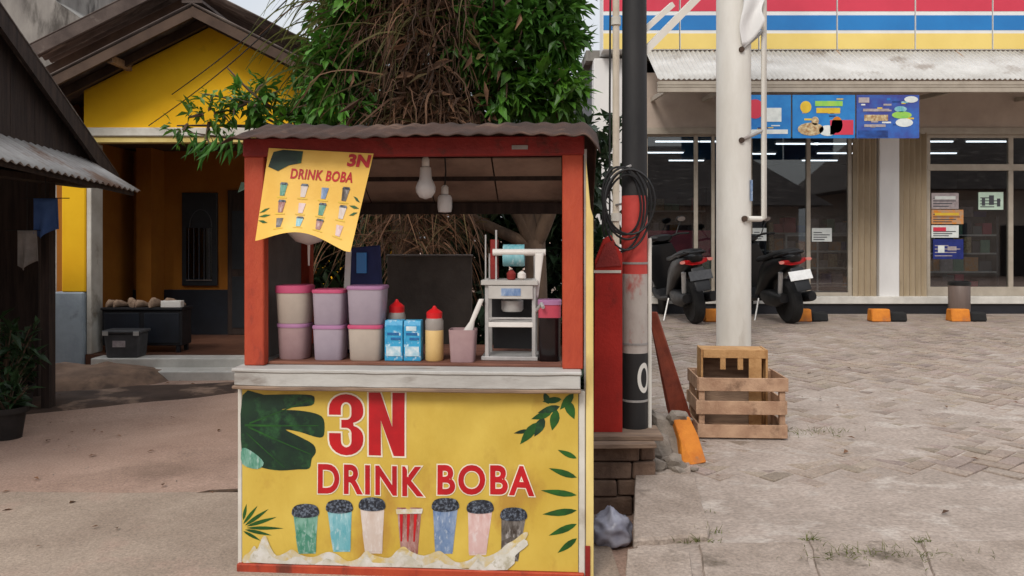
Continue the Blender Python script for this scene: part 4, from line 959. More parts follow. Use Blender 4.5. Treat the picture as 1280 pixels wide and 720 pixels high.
# milk cartons
for px, wd_, lab, k in ((494, 23, 'blue milk carton next to the lilac tubs', 0), (517, 22, 'blue milk carton beside the sauce bottle', 1)):
    loc = onc(px, .13); s = loc.y / F; a = wd_ * s / 2 - .001; h = 50 * s
    t = thing('milk_carton', lab, 'carton', loc, -TH, 'blue milk cartons on the cart counter')
    MB().loft([[(-a, -.035, 0), (a, -.035, 0), (a, .035, 0), (-a, .035, 0)], [(-a, -.035, h * .88), (a, -.035, h * .88), (a, .035, h * .88), (-a, .035, h * .88)], [(-a, -.028, h), (a, -.028, h), (a, .028, h), (-a, .028, h)]]).build('box', 'carton_blue', t, bevel=.002)
    MB().box(-a * .8, a * .8, -.0375, -.0352, h * .12, h * .36).build('print', 'carton_white', t)
    MB().box(-a * .7, a * .6, -.0375, -.0352, h * .64, h * .7).build('print', 'carton_print', t)
    MB().box(-a * .3, a * .8, -.0375, -.0352, h * .52, h * .58).build('print', 'carton_print', t)
    if k: MB().box(-a * .7, a * .5, -.0375, -.0352, h * .75, h * .86).build('print', 'carton_white', t)
# squeeze bottles
def bottle(px, v, w_, hpx, lab, fill=.66):
    loc = onc(px, v); s = loc.y / F; r = w_ * s / 2; h = hpx * s
    t = thing('sauce_bottle', lab, 'bottle', loc, -TH, 'red capped squeeze bottles on the cart counter')
    MB().lathe([(r * .92, 0), (r, .006), (r, h * .55), (r * .98, h * .56)], n=22).build('filled_body', 'sauce', t, smooth=True)
    MB().lathe([(r * .98, h * .56), (r, h * .57), (r, h * .72), (r * .8, h * .8)], n=22).build('clear_shoulder', 'bottle_clear', t, smooth=True)
    MB().lathe([(r * .86, h * .76), (r * .88, h * .88), (r * .6, h * .92), (r * .3, h * .95), (r * .12, h)], n=22).build('cap', 'cap_red', t, smooth=True)
bottle(543, .13, 23, 68, 'squeeze bottle of cream coloured sauce with red cap beside cartons')
bottle(496, .22, 22, 72, 'red capped squeeze bottle half hidden behind the blue cartons')
# scoop bin
loc = onc(579, .12); s = loc.y / F
t = thing('scoop_bin', 'pale translucent bin holding a white scoop', 'bin', loc, -TH)
a = 17 * s; h = 40 * s
MB().loft([rr_ring(a * .86, a * .8, 0, p=7), rr_ring(a, a * .92, h, p=7), rr_ring(a * .95, a * .87, h, p=7), rr_ring(a * .82, a * .76, .008, p=7)]).build('body', 'plastic_blush', t, smooth=True)
sc = thing('scoop', 'white plastic scoop with handle leaning out of the pale bin', 'scoop', loc + Vector((0, 0, .0)), -TH)
rg = []
for tt, hw, hh in ((0, .02, .003), (.25, .026, .008), (.5, .022, .012), (.62, .012, .012), (.8, .013, .013), (1, .012, .008)):
    c0_ = Vector((-.03, 0, .012)).lerp(Vector((.085, .0, .285)), tt); rg.append([(c0_.x + x, c0_.y + y, c0_.z) for x, y, _ in rr_ring(hw, hh, 0, 10, 2.5)])
MB().loft(rg).build('scoop_body', 'white_plastic', sc, smooth=True)
# cup sealing machine
loc = onc(639, .2); s = loc.y / F
t = thing('cup_sealer', 'grey metal cup sealing machine with film roll on the counter', 'machine', loc, -TH)
X = lambda px: (px - 639) * s
Z = lambda py: (451 - py) * s
for px in (610, 668):
    for dy in (-.05, .12): MB().box(X(px) - .009, X(px) + .009, dy - .009, dy + .009, 0, Z(350 if dy < 0 else 320)).build('upright', 'steel', t, bevel=.002)
MB().box(X(603), X(673), -.065, .13, 0, Z(446)).build('base_plate', 'steel', t, bevel=.003)
MB().box(X(603), X(673), -.075, .13, Z(358), Z(352)).build('top_plate', 'alu', t, bevel=.002)
MB().box(X(612), X(667), -.07, -.055, Z(375), Z(358.5)).build('front_panel', 'alu', t, bevel=.002)
MB().box(X(628), X(652), -.073, -.0705, Z(371), Z(362)).build('label_patch', 'cup4', t)
MB().box(X(612), X(667), -.06, .12, Z(410), Z(404)).build('cup_tray', 'white_plastic', t, bevel=.002)
MB().box(X(612), X(667), -.056, -.048, Z(400), Z(398)).build('bar', 'steel', t)
MB().lathe([(.045, 0), (.052, .01), (.052, .05), (.03, .06)], (X(640), .02, Z(392)), 22).build('sealing_head', 'steel', t, smooth=True)
MB().box(X(614), X(665), .1, .11, Z(442), Z(411)).build('back_panel', 'cabinet_black', t)
MB().box(X(612), X(667), .105, .118, Z(404), Z(376)).build('back_panel', 'cabinet_black', t)
MB().box(X(612), X(622), .02, .06, Z(352), Z(302)).build('red_column', 'red_beam', t, bevel=.003)
MB().box(X(619), X(621), .0, .02, Z(352), Z(290)).box(X(606), X(607.5), .0, .02, Z(352), Z(296)).build('thin_rod', 'steel', t)
MB().lathe([(.02, X(628)), (.052, X(628) + .001), (.052, X(655)), (.02, X(655) + .001)], (0, .04, Z(322)), 26, 'X').build('film_roll', 'cup1', t, smooth=True)
MB().lathe([(.016, X(616)), (.016, X(682))], (0, .0, Z(318)), 16, 'X').build('white_roller', 'white_plastic', t, smooth=True)
MB().grid(lambda a, b: (X(669 + 11 * a - 5 * b * a * 1.4), -.015 - .02 * math.sin(b * 2.4), Z(318 + 56 * b)), 4, 14).build('film_strip', 'white_plastic', t, smooth=True, solid=.002)
MB().lathe([(.012, 0), (.02, .004), (.022, .03), (.01, .045)], (X(640), -.045, Z(352)), 16).build('knob', 'red_beam', t, smooth=True)
MB().lathe([(.006, 0), (.02, .01), (.02, .03), (.008, .04)], (X(653), -.05, Z(352)), 14).build('knob', 'white_plastic', t, smooth=True)
MB().tube([(X(667), -.03, Z(395)), (X(678), -.09, Z(380)), (X(680), -.12, Z(384))], .008, 8).build('lever', 'steel', t)
# dark syrup jar
loc = onc(687, .17); s = loc.y / F; a = 14.5 * s
t = thing('syrup_jar', 'clear jar of dark syrup with pink lid beside the red post', 'jar', loc, -TH)
MB().loft([rr_ring(a * .9, a * .9, 0, p=5), rr_ring(a * .95, a * .95, .01, p=5), rr_ring(a * .95, a * .95, 54 * s, p=5), rr_ring(a * .9, a * .9, 54.5 * s, p=5)]).build('body', 'cola', t, smooth=True)
MB().loft([rr_ring(a * .97, a * .97, 54 * s, p=5), rr_ring(a * .98, a * .98, 70 * s, p=5), rr_ring(a * .9, a * .9, 70.5 * s, p=5)]).build('collar', 'poster_pink', t, smooth=True)
MB().loft([rr_ring(a * 1.03, a * 1.03, 70 * s, p=5), rr_ring(a * 1.03, a * 1.03, 75 * s, p=5), rr_ring(a * .95, a * .95, 76 * s, p=5)]).build('lid', 'lid_mauve', t, smooth=True)
# dark board standing behind the cart and the wire over it
p0, p1 = P(484, 318, 4.62), P(590, 318, 4.62)
bd = thing('dark_board', 'dark grey board with pale top edge standing behind the cart', 'board', ((p0.x + p1.x) / 2, 4.62, 0))
hw = (p1.x - p0.x) / 2
MB().box(-hw, hw, 0, .02, 0, p0.z - .012).build('sheet', 'dark_board', bd, bevel=.003)
MB().box(-hw - .005, hw + .005, -.006, .026, p0.z - .012, p0.z).build('top_edge', 'grey_panel', bd, bevel=.003)
for sx_ in (-1, 1): MB().bar((sx_ * (hw - .06), .02, 1.1), (sx_ * (hw - .06), .3, 0), .03, .03).build('prop', 'dark_wood', bd)

# ================================================================ UTILITY POLE AND ITS SURROUNDINGS
PY = 4.55; pp = lambda px, py, Y=PY: P(px, py, Y)
PX = pp(793, 0).x
pole = thing('utility_pole', 'black utility pole with red and white painted bands', 'pole', (PX, PY, .19))
zz = lambda py: pp(0, py).z - .19
rad = lambda z: .078 - .0035 * z
segs = [(0, zz(440), 'pole_black'), (zz(440), zz(342), 'pole_white'), (zz(342), zz(245), 'pole_red'), (zz(245), 6.4, 'pole_black')]
for a, b, m in segs: MB().lathe([(rad(a), a), (rad(b), b)], n=28).build('shaft', m, pole, smooth=True)
MB().lathe([(.05, 6.4), (.07, 6.41), (.03, 6.47)], n=20).build('cap', 'zinc', pole, smooth=True)
def wrap(cx_, cz, rx, rz_, a_c):                               # white numeral 0 painted round the shaft
    mb = MB(); n = 28
    for j in range(n):
        for k in (1, .52):
            a = 2 * math.pi * j / n; an = a_c + rx * k * math.cos(a); z = cz + rz_ * (k if k == 1 else .66) * math.sin(a); r = rad(z) + .0012
            mb.v.append((r * math.sin(an), -r * math.cos(an), z))
    for j in range(n):
        A = 2 * j; B = 2 * ((j + 1) % n); mb.f.append((A, B, B + 1, A + 1)); mb.mi.append(0)
    return mb
wrap(0, zz(470), .55, .085, .62).build('painted_numeral', 'white_paint', pole)
MB().tube([(.084, -.02, .0), (.084, -.02, zz(300)), (.082, -.02, zz(298))], .011, 10).build('conduit', 'white_paint', pole)
for py in (330, 430, 500): MB().lathe([(rad(zz(py)) + .003, zz(py)), (rad(zz(py)) + .003, zz(py) + .012)], n=24).build('strap', 'zinc', pole)
MB().bar((.05, .02, zz(66)), (.42, .1, zz(-18)), .05, .04).build('strut', 'white_paint', pole)
MB().bar((.05, .04, zz(38)), (.24, .12, zz(-2)), .03, .03).build('strut', 'white_paint', pole)
MB().lathe([(.028, 0), (.03, .03), (.018, .05), (.03, .07), (.012, .1)], (-.06, -.05, 5.05), 14).build('insulator', 'white_plastic', pole, smooth=True)
# coil of cable
coil = thing('cable_coil', 'coil of black cable hung on the utility pole above the red band', 'cable', (PX - .085, PY - .075, 0))
random.seed(2)
for k in range(5):
    cz = pp(0, 258).z + random.uniform(-.02, .03); rx = .105 + .008 * k; rz_ = (.19, .215, .2, .225, .18)[k]; ph = random.uniform(-.15, .15); oy = -.012 * k
    pts = []
    for j in range(36):
        a = 2 * math.pi * j / 36; x = rx * math.cos(a); z = rz_ * math.sin(a)
        pts.append((x * math.cos(ph) - z * math.sin(ph) + .01 * k, oy - .006 + .01 * math.sin(2 * a + k), cz + x * math.sin(ph) + z * math.cos(ph) - (rz_ - .19)))
    MB().tube(pts, .0065, 7, closed=True).build('loop', 'wire', coil, smooth=True)
MB().tube([(.06, .02, pp(0, 208).z), (.02, -.03, pp(0, 212).z), (-.0, -.01, pp(0, 216).z)], .008, 6).build('hook', 'zinc', coil)
# vertical pipe and thin wire running up the white end wall of the shop
pv_ = thing('wall_pipe', 'cream vertical pipe standing behind the black utility pole', 'pipe', (P(770, 0, 4.9).x, 4.9, .215))
MB().tube([(0, 0, 0), (0, 0, 4.6)], .021, 12).build('tube', 'pipe_white', pv_, smooth=True)
for z in (1.4, 2.6, 3.6): MB().lathe([(.03, z), (.03, z + .05)], n=14).build('collar', 'white_trim', pv_, smooth=True)
MB().bar((0, 0, 1.5), (PX - pv_.location.x, PY - 4.9, 1.5), .02, .01).build('clamp', 'zinc', pv_)
dw = MB()
a, b = Vector((P(763, 0, 4.8).x, 4.8, .42)), Vector((PX - .07, PY, 6.1))
dw.tube([a.lerp(b, i / 12) + Vector((-.03 * math.sin(i / 12 * math.pi), 0, 0)) for i in range(13)], .006, 6)
o = dw.build('drop_wire', 'wire'); tag(o, 'thin black wire rising beside the cream pipe', 'wire')
# service wires to the yellow house
for k, (hz_, hx_, dz) in enumerate(((157, 186, 0), (118, 215, .12))):
    a = P(hx_, hz_, HY - .03); b = Vector((PX - .06, PY - .05, 5.12 + dz)); pts = []
    for i in range(25):
        u = i / 24; q = a.lerp(b, u); q.z -= .35 * math.sin(math.pi * u); pts.append(q)
    o = MB().tube(pts, .006, 6).build('service_wire', 'wire'); tag(o, ('service wire from the utility pole to the white beam of the yellow house', 'service wire from the utility pole to the upper yellow gable wall')[k], 'wire')
# red board with pointed top
a, b = pp(742, 530, 4.42), pp(778, 305, 4.42)
rb = thing('red_board', 'red plywood board with pointed top standing against the utility pole', 'board', ((a.x + b.x) / 2, 4.42, .435))
hw = (b.x - a.x) / 2; tz = b.z - .435
MB().prism([(-hw, 0, 0), (hw, 0, 0), (hw, 0, tz - .06), (hw * .2, 0, tz + .05), (-hw * .3, 0, tz + .03), (-hw * .9, 0, tz - .09)], (0, .02, 0)).build('sheet', 'red_board', rb, bevel=.002)
MB().box(-hw, hw * .9, -.008, -.001, tz - .16, tz - .145).build('batten', 'white_trim', rb)
MB().prism([(-hw * .2, -.012, tz + .0), (hw * .35, -.012, tz + .02), (hw * .9, -.012, tz - .12), (-hw * .9, -.012, tz - .13)], (0, .01, 0)).build('flap', 'red_beam', rb)
# low wall of old blocks under the board, boards on it
lw = thing('block_wall', 'low wall of dark old blocks under the red board', 'wall', (.46, 4.36, 0))
random.seed(8)
zt = 0
for r, h in enumerate((.10, .095, .10, .095)):
    x = -.04 - (.08 if r % 2 else 0)
    while x < .30:
        ww = random.choice((.24, .36)); x1 = min(x + ww, .33)
        if x1 - x > .03: MB().box(x, x1 - .008, random.uniform(-.012, .012), .3, zt, zt + h - .006).build('block', 'old_block', lw, bevel=.008, rough=.006)
        x += ww
    zt += h
for i, (y, l0, l1, z) in enumerate(((4.30, -.035, .31, zt), (4.38, -.02, .36, zt + .0245))):
    p = MB().box(l0, l1, -.05, .22, 0, .024).build('board', 'old_plank', bevel=.003); p.location = (.46, y, z); p.rotation_euler = (0, 0, .03 * (1 - 2 * i))
    tag(p, ('weathered plank lying directly on the low block wall', 'weathered plank under the foot of the red board')[i], 'plank')
# plastic bag in the gap
bm = bmesh.new(); bmesh.ops.create_icosphere(bm, subdivisions=4, radius=1)
for v in bm.verts:
    c = v.co.copy(); rg_ = 1 - abs(mnoise.noise(c * 1.5 + Vector((3, 1, 0)))) * .5 - abs(mnoise.noise(c * 3.4)) * .16
    v.co = Vector((c.x * .10, c.y * .09, c.z * .085)) * rg_ * 1.2
    if c.z > .72: v.co += Vector((.012, 0, .03)) * (c.z - .72) / .28; v.co.x *= 1 - .6 * (c.z - .72) / .28
    v.co.z = max(v.co.z, -.07)
me = bpy.data.meshes.new('plastic_bag'); bm.to_mesh(me); bm.free(); me.polygons.foreach_set('use_smooth', [True] * len(me.polygons)); me.materials.append(M['bag'])
o = link_mesh('plastic_bag', me); o.location = (P(764, 692, 3.95).x, 3.95, .068); tag(o, 'crumpled grey plastic bag in the gap beside the cart', 'bag')
# rubble and orange kerb
rbk = []
def stone(c, r, nm, m, sx=(1, 1, 1), lab=None, seed=0):
    bm = bmesh.new(); bmesh.ops.create_icosphere(bm, subdivisions=2, radius=1)
    for v in bm.verts:
        d = 1 + .45 * mnoise.noise(v.co * 1.3 + Vector((seed * 7, 0, 0))); v.co = Vector((v.co.x * sx[0], v.co.y * sx[1], v.co.z * sx[2])) * r * d
    me = bpy.data.meshes.new(nm); bm.to_mesh(me); bm.free(); me.materials.append(M[m]); o = link_mesh(nm, me); o.location = c
    if lab: tag(o, lab, 'stone', 'broken concrete beside the pole')
rl_ = ('large grey lump of broken concrete against the foot of the pole', 'broken concrete lump resting against the orange kerb', 'small broken concrete lump in front of the large one', 'small broken concrete piece below the orange kerb', 'smallest broken concrete chip next to the orange kerb', 'broken concrete lump lying on the top of the orange kerb')
for i, (px, py, Y, r, sx) in enumerate(((824, 548, 4.66, .10, (1, .9, 1.1)), (842, 566, 4.54, .06, (1.2, 1, .9)), (818, 574, 4.5, .06, (1.2, 1, .8)), (848, 584, 4.46, .035, (1.1, 1, .7)), (868, 588, 4.5, .022, (1, 1, .8)))):
    p = P(px, py, Y); stone((p.x, Y, lz(Y) + r * sx[2] * .55), r, 'concrete_lump', 'rubble', sx, rl_[i], i)
kl = Vector((P(862, 0, 4.7).x, 4.7, lz(4.7)))
kb = thing('kerb_stone', 'short kerb stone with orange painted face beside the rubble', 'kerb', kl)
kf = [P(842, 525, 4.70), P(861, 521, 4.72), P(874, 545, 4.68), P(883, 578, 4.62), P(866, 582, 4.60), P(852, 578, 4.60), P(850, 552, 4.64)]
MB().prism([p - kl for p in kf], (-.015, .13, .0)).build('orange_face', 'orange_paint', kb, bevel=.006, rough=.006)
MB().prism([p - kl for p in (P(817, 516, 4.80), P(845, 528, 4.74), P(858, 576, 4.63), P(822, 580, 4.66))], (.0, .14, .0)).build('grey_back', 'rubble', kb, bevel=.02, rough=.02)
# leaning plank
o = MB().prism([P(810, 390, 4.74), P(820, 390, 4.76), P(858, 506, 5.16), P(870, 545, 5.26), P(845, 548, 5.22), P(833, 510, 5.12)], (.012, .022, 0)).build('leaning_plank', 'orange_plank', bevel=.003); tag(o, 'reddish orange plank leaning against the utility pole', 'plank')

p = P(848, 524, 4.76); stone((p.x, 4.76, p.z + .005), .06, 'concrete_lump', 'rubble', (1.25, 1, .75), rl_[5], 9)
# ---------------- crates
def crate(loc, rz_, w_, d, h, slats, m, nm, lab, sh_=.09, floor=True):
    t = thing(nm, lab, 'crate', loc, rz_)
    for sx_ in (-1, 1):
        for sy in (-1, 1): MB().box(sx_ * (w_ / 2 - .028) - .018, sx_ * (w_ / 2 - .028) + .018, sy * (d / 2 - .03) - .018, sy * (d / 2 - .03) + .018, .0, h - .01).build('corner_post', m, t, bevel=.002)
    gap = (h - slats * sh_) / max(1, slats - 1)
    for k in range(slats):
        z = k * (sh_ + gap)
        for sy in (-1, 1):
            e = random.uniform(-.012, .012); MB().box(-w_ / 2 + e, w_ / 2 + e, sy * d / 2 - .006, sy * d / 2 + .006, z + .002, z + sh_ - random.uniform(0, .008)).build('slat', m, t, bevel=.002)
        for sx_ in (-1, 1): MB().box(sx_ * (w_ / 2 - .004) - .005, sx_ * (w_ / 2 - .004) + .005, -d / 2 + .007, d / 2 - .007, z + .003, z + sh_ - .003).build('slat', m, t, bevel=.002)
    if floor:
        for k in range(4): y = -d / 2 + .03 + k * (d - .06) / 4; MB().box(-w_ / 2 + .05, w_ / 2 - .05, y, y + (d - .06) / 4 - .015, .012, .024).build('floor_slat', m, t)
    return t
random.seed(12)
CY = 5.26; clx = P(928, 0, 5.1).x
crate((clx, CY, lz(CY) + .012), R(-3), .56, .40, .385, 3, 'crate_wood', 'wooden_crate', 'weathered wooden slat crate lying on the paving at the white mast')
t = thing('wooden_crate', 'smaller yellowish wooden crate standing on end inside the weathered crate', 'crate', (clx - .02, CY + .02, lz(CY) + .037), R(-6))
ww, dd, hh = .41, .22, .52
for sx_ in (-1, 1):
    for k in range(3): MB().box(sx_ * (ww / 2) - .007, sx_ * (ww / 2) + .007, -dd / 2 + .003 + k * dd / 3, -dd / 2 + (k + 1) * dd / 3 - .012, 0, hh).build('slat', 'crate_light', t, bevel=.002)
for k in range(4): MB().box(-ww / 2 + .008, ww / 2 - .008, -dd / 2 + .004 + k * dd / 4, -dd / 2 + (k + 1) * dd / 4 - .006, hh - .022, hh - .004).build('top_slat', 'crate_light', t, bevel=.002)
MB().box(-ww / 2 + .008, ww / 2 - .008, -dd / 2 - .006, -dd / 2 + .004, hh - .055, hh).build('slat', 'crate_light', t, bevel=.002)
for x in (-.09, .02): MB().box(x, x + .035, -dd / 2 - .004, -dd / 2 + .006, hh - .13, hh - .055).build('batten', 'crate_light', t, bevel=.002)
MB().box(.09, .17, -dd / 2 - .006, -dd / 2 + .003, 0, hh - .055).build('slat', 'crate_light', t, bevel=.002)
MB().box(-ww / 2 + .008, ww / 2 - .008, dd / 2 - .014, dd / 2 - .004, .0, hh - .022).build('back_sheet', 'old_plank', t)
# ---------------- white mast with bracketed pipe
MY = 8.12; mx_ = P(917, 0, MY).x
ms = thing('white_mast', 'thick white sign mast with a thin pipe on brackets', 'mast', (mx_, MY, lz(MY) + .01))
MB().lathe([(.21, 0), (.21, .02), (.172, .03), (.172, 7)], n=32).build('shaft', 'white_paint', ms, smooth=True)
zm = lambda py: P(0, py, MY).z - lz(MY) - .01
xm = (951 - 917) / F * MY
MB().tube([(xm, -.1, 7), (xm, -.1, zm(273)), (xm - .03, -.1, zm(274)), (.10, -.15, zm(274))], .028, 10).build('side_pipe', 'white_paint', ms, smooth=True)
for py, dy in ((168, 10), (45, 22)):
    MB().tube([(.03, -.17, zm(py + dy)), (xm, -.1, zm(py - 4))], .018, 8).build('bracket', 'zinc', ms)
    MB().lathe([(.028, -.19), (.028, -.15)], (.03, 0, zm(py + dy)), 12, 'Y').build('bolt', 'roof_under', ms)
MB().lathe([(.03, -.19), (.03, -.15)], (.06, 0, zm(274)), 12, 'Y').build('bolt', 'roof_under', ms)
def f(u, v): return (.02 + .22 * u + .02 * math.sin(v * 7), -.19 - .03 * math.sin(u * 5 + v * 3), zm(-6) - (.56 - .25 * u * u) * v)
MB().grid(f, 12, 14).build('torn_cloth', 'white_wall', ms, smooth=True, solid=.003)
MB().box(.135, .155, -.13, -.1, zm(252), zm(226)).build('small_tag', 'cup4', ms)

# ================================================================ SCOOTERS
def wheel(par, y, r, w_, nm):
    h = bpy.data.objects.new(nm, None); C.objects.link(h); h.parent = par; h.location = (0, y, r)
    MB().lathe([(r * .66, -w_ * .45), (r * .86, -w_ / 2), (r * .97, -w_ * .32), (r, 0), (r * .97, w_ * .32), (r * .86, w_ / 2), (r * .66, w_ * .45)], n=32, axis='X').build('tyre', 'rubber', h, smooth=True)
    rim = MB().lathe([(r * .62, -w_ * .3), (r * .68, -w_ * .34), (r * .68, w_ * .34), (r * .62, w_ * .3)], n=28, axis='X').lathe([(.035, -w_ * .6), (.035, w_ * .6)], n=14, axis='X')
    for k in range(5):
        a = 2 * math.pi * k / 5; rim.bar((0, .03 * math.cos(a), .03 * math.sin(a)), (0, r * .64 * math.cos(a), r * .64 * math.sin(a)), .03, .025, up=(1, 0, 0))
    rim.build('rim', 'black_plastic', h, smooth=False)
def scooter(loc, yaw, lean, lab, plate, seatm):
    # +Y is forward; rear axle at y = 0
    t = thing('motor_scooter', lab, 'scooter', loc, 0, 'scooters parked in front of the shop'); t.rotation_euler = (0, lean, yaw); t.scale = (1.14, 1.08, 1.08)
    wheel(t, 0, .265, .12, 'rear_wheel'); wheel(t, 1.25, .262, .085, 'front_wheel')
    MB().loft([sring(-.33, .80, .02, .015), sring(-.30, .78, .075, .05), sring(-.2, .75, .115, .09), sring(-.02, .70, .14, .12), sring(.2, .64, .14, .15), sring(.38, .52, .13, .20), sring(.52, .36, .13, .12), sring(.6, .30, .12, .06)]).build('tail_body', 'black_gloss', t, smooth=True)
    MB().loft([sring(.5, .29, .14, .05), sring(.7, .27, .16, .045), sring(.9, .28, .17, .05), sring(1.0, .34, .17, .08)]).build('floorboard', 'black_plastic', t, smooth=True)
    MB().loft([[(x, .95 - .02 * abs(x) + .5 * (0), .30) for x in (-.1, .1)] + [(x, 1.05, .30) for x in (.1, -.1)], [(x, .93, .55) for x in (-.19, .19)] + [(x, 1.05, .55) for x in (.17, -.17)], [(x, .90, .75) for x in (-.2, .2)] + [(x, 1.0, .76) for x in (.17, -.17)], [(x, .86, .93) for x in (-.12, .12)] + [(x, .95, .95) for x in (.1, -.1)]]).build('leg_shield', 'black_gloss', t, bevel=.02, seg=2, smooth=True)
    MB().loft([sring(1.03, .62, .10, .14), sring(1.12, .60, .13, .15), sring(1.2, .58, .09, .09)]).build('front_cowl', 'black_gloss', t, smooth=True)
    MB().loft([sring(.80, 1.0, .08, .03), sring(.88, 1.0, .14, .05), sring(.97, .98, .14, .07), sring(1.04, .95, .08, .05)]).build('handlebar_cowl', 'black_gloss', t, smooth=True)
    MB().loft([sring(-.27, .845, .05, .02), sring(-.22, .85, .11, .03), sring(-.05, .83, .135, .045), sring(.15, .79, .135, .045), sring(.3, .765, .12, .04), sring(.5, .755, .09, .035), sring(.58, .73, .05, .02)]).build('seat', seatm, t, smooth=True)
    MB().tube([(-.12, -.05, .80), (-.125, -.24, .83), (-.08, -.33, .845), (.08, -.33, .845), (.125, -.24, .83), (.12, -.05, .80)], .014, 8).build('grab_rail', 'black_plastic', t, smooth=True)
    MB().loft([[(x, -.315 + abs(x) * .3, z) for x, z in ((-.13, .72), (-.05, .70), (.05, .70), (.13, .72), (.13, .765), (.05, .76), (-.05, .76), (-.13, .765))], [(x * .9, -.22 + abs(x) * .2, z) for x, z in ((-.13, .72), (-.05, .70), (.05, .70), (.13, .72), (.13, .765), (.05, .76), (-.05, .76), (-.13, .765))]]).build('tail_light', 'tail_red', t, bevel=.006)
    for s in (-1, 1):
        MB().loft([sring(-.30, .745, .03, .018, 10, x=s * .155), sring(-.22, .745, .02, .014, 10, x=s * .135)]).build('turn_signal', 'tail_clear', t, smooth=True)
        MB().tube([(s * .1, .92, 1.0), (s * .22, .89, 1.03), (s * .34, .84, 1.02)], .014, 8).build('grip', 'rubber', t, smooth=True)
        MB().tube([(s * .2, .91, 1.03), (s * .25, .93, 1.12), (s * .28, .92, 1.18)], .007, 6).build('mirror_stalk', 'black_plastic', t, smooth=True)
        MB().loft([[(s * .29 + q.x, .905, 1.21 + q.z) for q in ell((0, 0, 0), .055, .035)], [(s * .29 + q.x, .925, 1.21 + q.z) for q in ell((0, 0, 0), .062, .042)], [(s * .29 + q.x, .95, 1.21 + q.z) for q in ell((0, 0, 0), .035, .024)]]).build('mirror', 'black_plastic', t, smooth=True)
        MB().prism([(s * .29 + q.x, .903, 1.21 + q.z) for q in ell((0, 0, 0), .05, .031)], (0, .003, 0)).build('mirror_glass', 'chrome', t)
        MB().tube([(s * .09, 1.05, .62), (s * .075, 1.25, .262)], .02, 8).build('fork_leg', 'steel', t, smooth=True)
    MB().loft([sring(-.30, .66, .07, .01), sring(-.36, .56, .085, .012), sring(-.42, .42, .08, .01)]).build('rear_fender', 'black_plastic', t, smooth=True)
    MB().box(-.125, .125, -.004, .004, -.055, .055).build('number_plate', plate, t, bevel=.002, loc=(0, -.375, .585)).rotation_euler = (R(-22), 0, 0)
    MB().loft([sring(-.14, .32, .06, .05, x=-.1), sring(.05, .30, .07, .09, x=-.1), sring(.35, .30, .08, .1, x=-.06), sring(.5, .32, .09, .08, x=-.02)]).build('engine_case', 'black_plastic', t, smooth=True)
    MB().loft([sring(-.3, .32, .045, .045, x=.14), sring(-.26, .32, .06, .06, x=.14), sring(.1, .28, .06, .06, x=.14), sring(.22, .25, .03, .03, x=.12)]).build('muffler', 'black_plastic', t, smooth=True)
    MB().tube([(-.1, -.02, .3), (-.1, -.12, .62)], .025, 10).tube([(.1, -.02, .3), (.1, -.12, .62)], .025, 10).build('shock_absorber', 'steel', t, smooth=True)
    MB().loft([[(x, 1.25 + .30 * math.cos(a), .262 + .30 * math.sin(a)) for x in (-.06, .06)] + [(x, 1.25 + .285 * math.cos(a), .262 + .285 * math.sin(a)) for x in (.06, -.06)] for a in [R(20 + 14 * i) for i in range(10)]]).build('front_fender', 'black_gloss', t, smooth=True)
    MB().tube([(-.12, .5, .28), (-.24, .42, .02), (-.26, .41, .005)], .011, 8).build('side_stand', 'steel', t)
    return t
scooter((P(870, 0, 10.02).x, 10.02, .452), R(7), R(-8), 'black scooter with dark number plate parked beside the utility pole', 'plate_dark', 'black_plastic')
scooter((P(989, 0, 10.02).x, 10.02, .452), R(8), R(-8), 'black scooter with blank white number plate parked behind the white mast', 'plate_white', 'rubber')
# ================================================================ VEGETATION
def leaves(name, m, items, parent=None):
    """items: (pos, dir, normal, length, width, tint) -> one mesh of small folded leaves"""
    V = []; Fc = []; T = []
    for p, d, n, l, w_, t in items:
        i = len(V); s = d.cross(n); s = s.normalized() if s.length > 1e-4 else d.orthogonal().normalized()
        n = s.cross(d)
        V += [p, p + d * l * .45 + s * w_ * .5 + n * l * .06, p + d * l - n * l * .16, p + d * l * .45 - s * w_ * .5 + n * l * .06, p + d * l * .5 - n * l * .03]
        Fc += [(i, i + 1, i + 4), (i + 1, i + 2, i + 4), (i + 2, i + 3, i + 4), (i + 3, i, i + 4)]
        T += [t] * 5
    me = bpy.data.meshes.new(name); me.from_pydata([tuple(v) for v in V], [], Fc); me.materials.append(M[m]); o = link_mesh(name, me, parent); set_tint(o, T); return o
def rv(): return Vector((random.gauss(0, 1), random.gauss(0, 1), random.gauss(0, 1))).normalized()
def spray(tip, out_, n, L, W_, tint, droop=.5):
    """a twig end with n leaves round it"""
    r = []
    for k in range(n):
        d = (out_ * .7 + rv() * .9 + Vector((0, 0, -droop * random.random()))).normalized()
        p = tip - out_ * random.uniform(0, L * 1.6); nn_ = (Vector((0, 0, 1)) + rv() * .5).normalized()
        f = random.uniform(.7, 1.3); l = L * random.choice((.55, .75, .9, 1, 1.1, 1.35))
        t = (tint[0] * f, tint[1] * f, tint[2] * f, 1); r.append((p, d, nn_, l, l * W_, t))
    return r
random.seed(31)
tr_ = thing('leafy_tree', 'dense broad leaved green tree rising behind the cart', 'tree', (.12, 5.6, 0))
base = Vector((.12, 5.6, 0)); mb = MB(); items = []
def limb(a, b, r0, r1, bend=.1):
    a, b = Vector(a), Vector(b); off = rv() * (b - a).length * bend; n = 7
    mb.tube([a.lerp(b, i / n) + off * math.sin(math.pi * i / n) - base for i in range(n + 1)], [r0 + (r1 - r0) * i / n for i in range(n + 1)], 9)
limb((.12, 5.6, -.05), (.16, 5.65, 1.5), .10, .075, .05)
tops = []
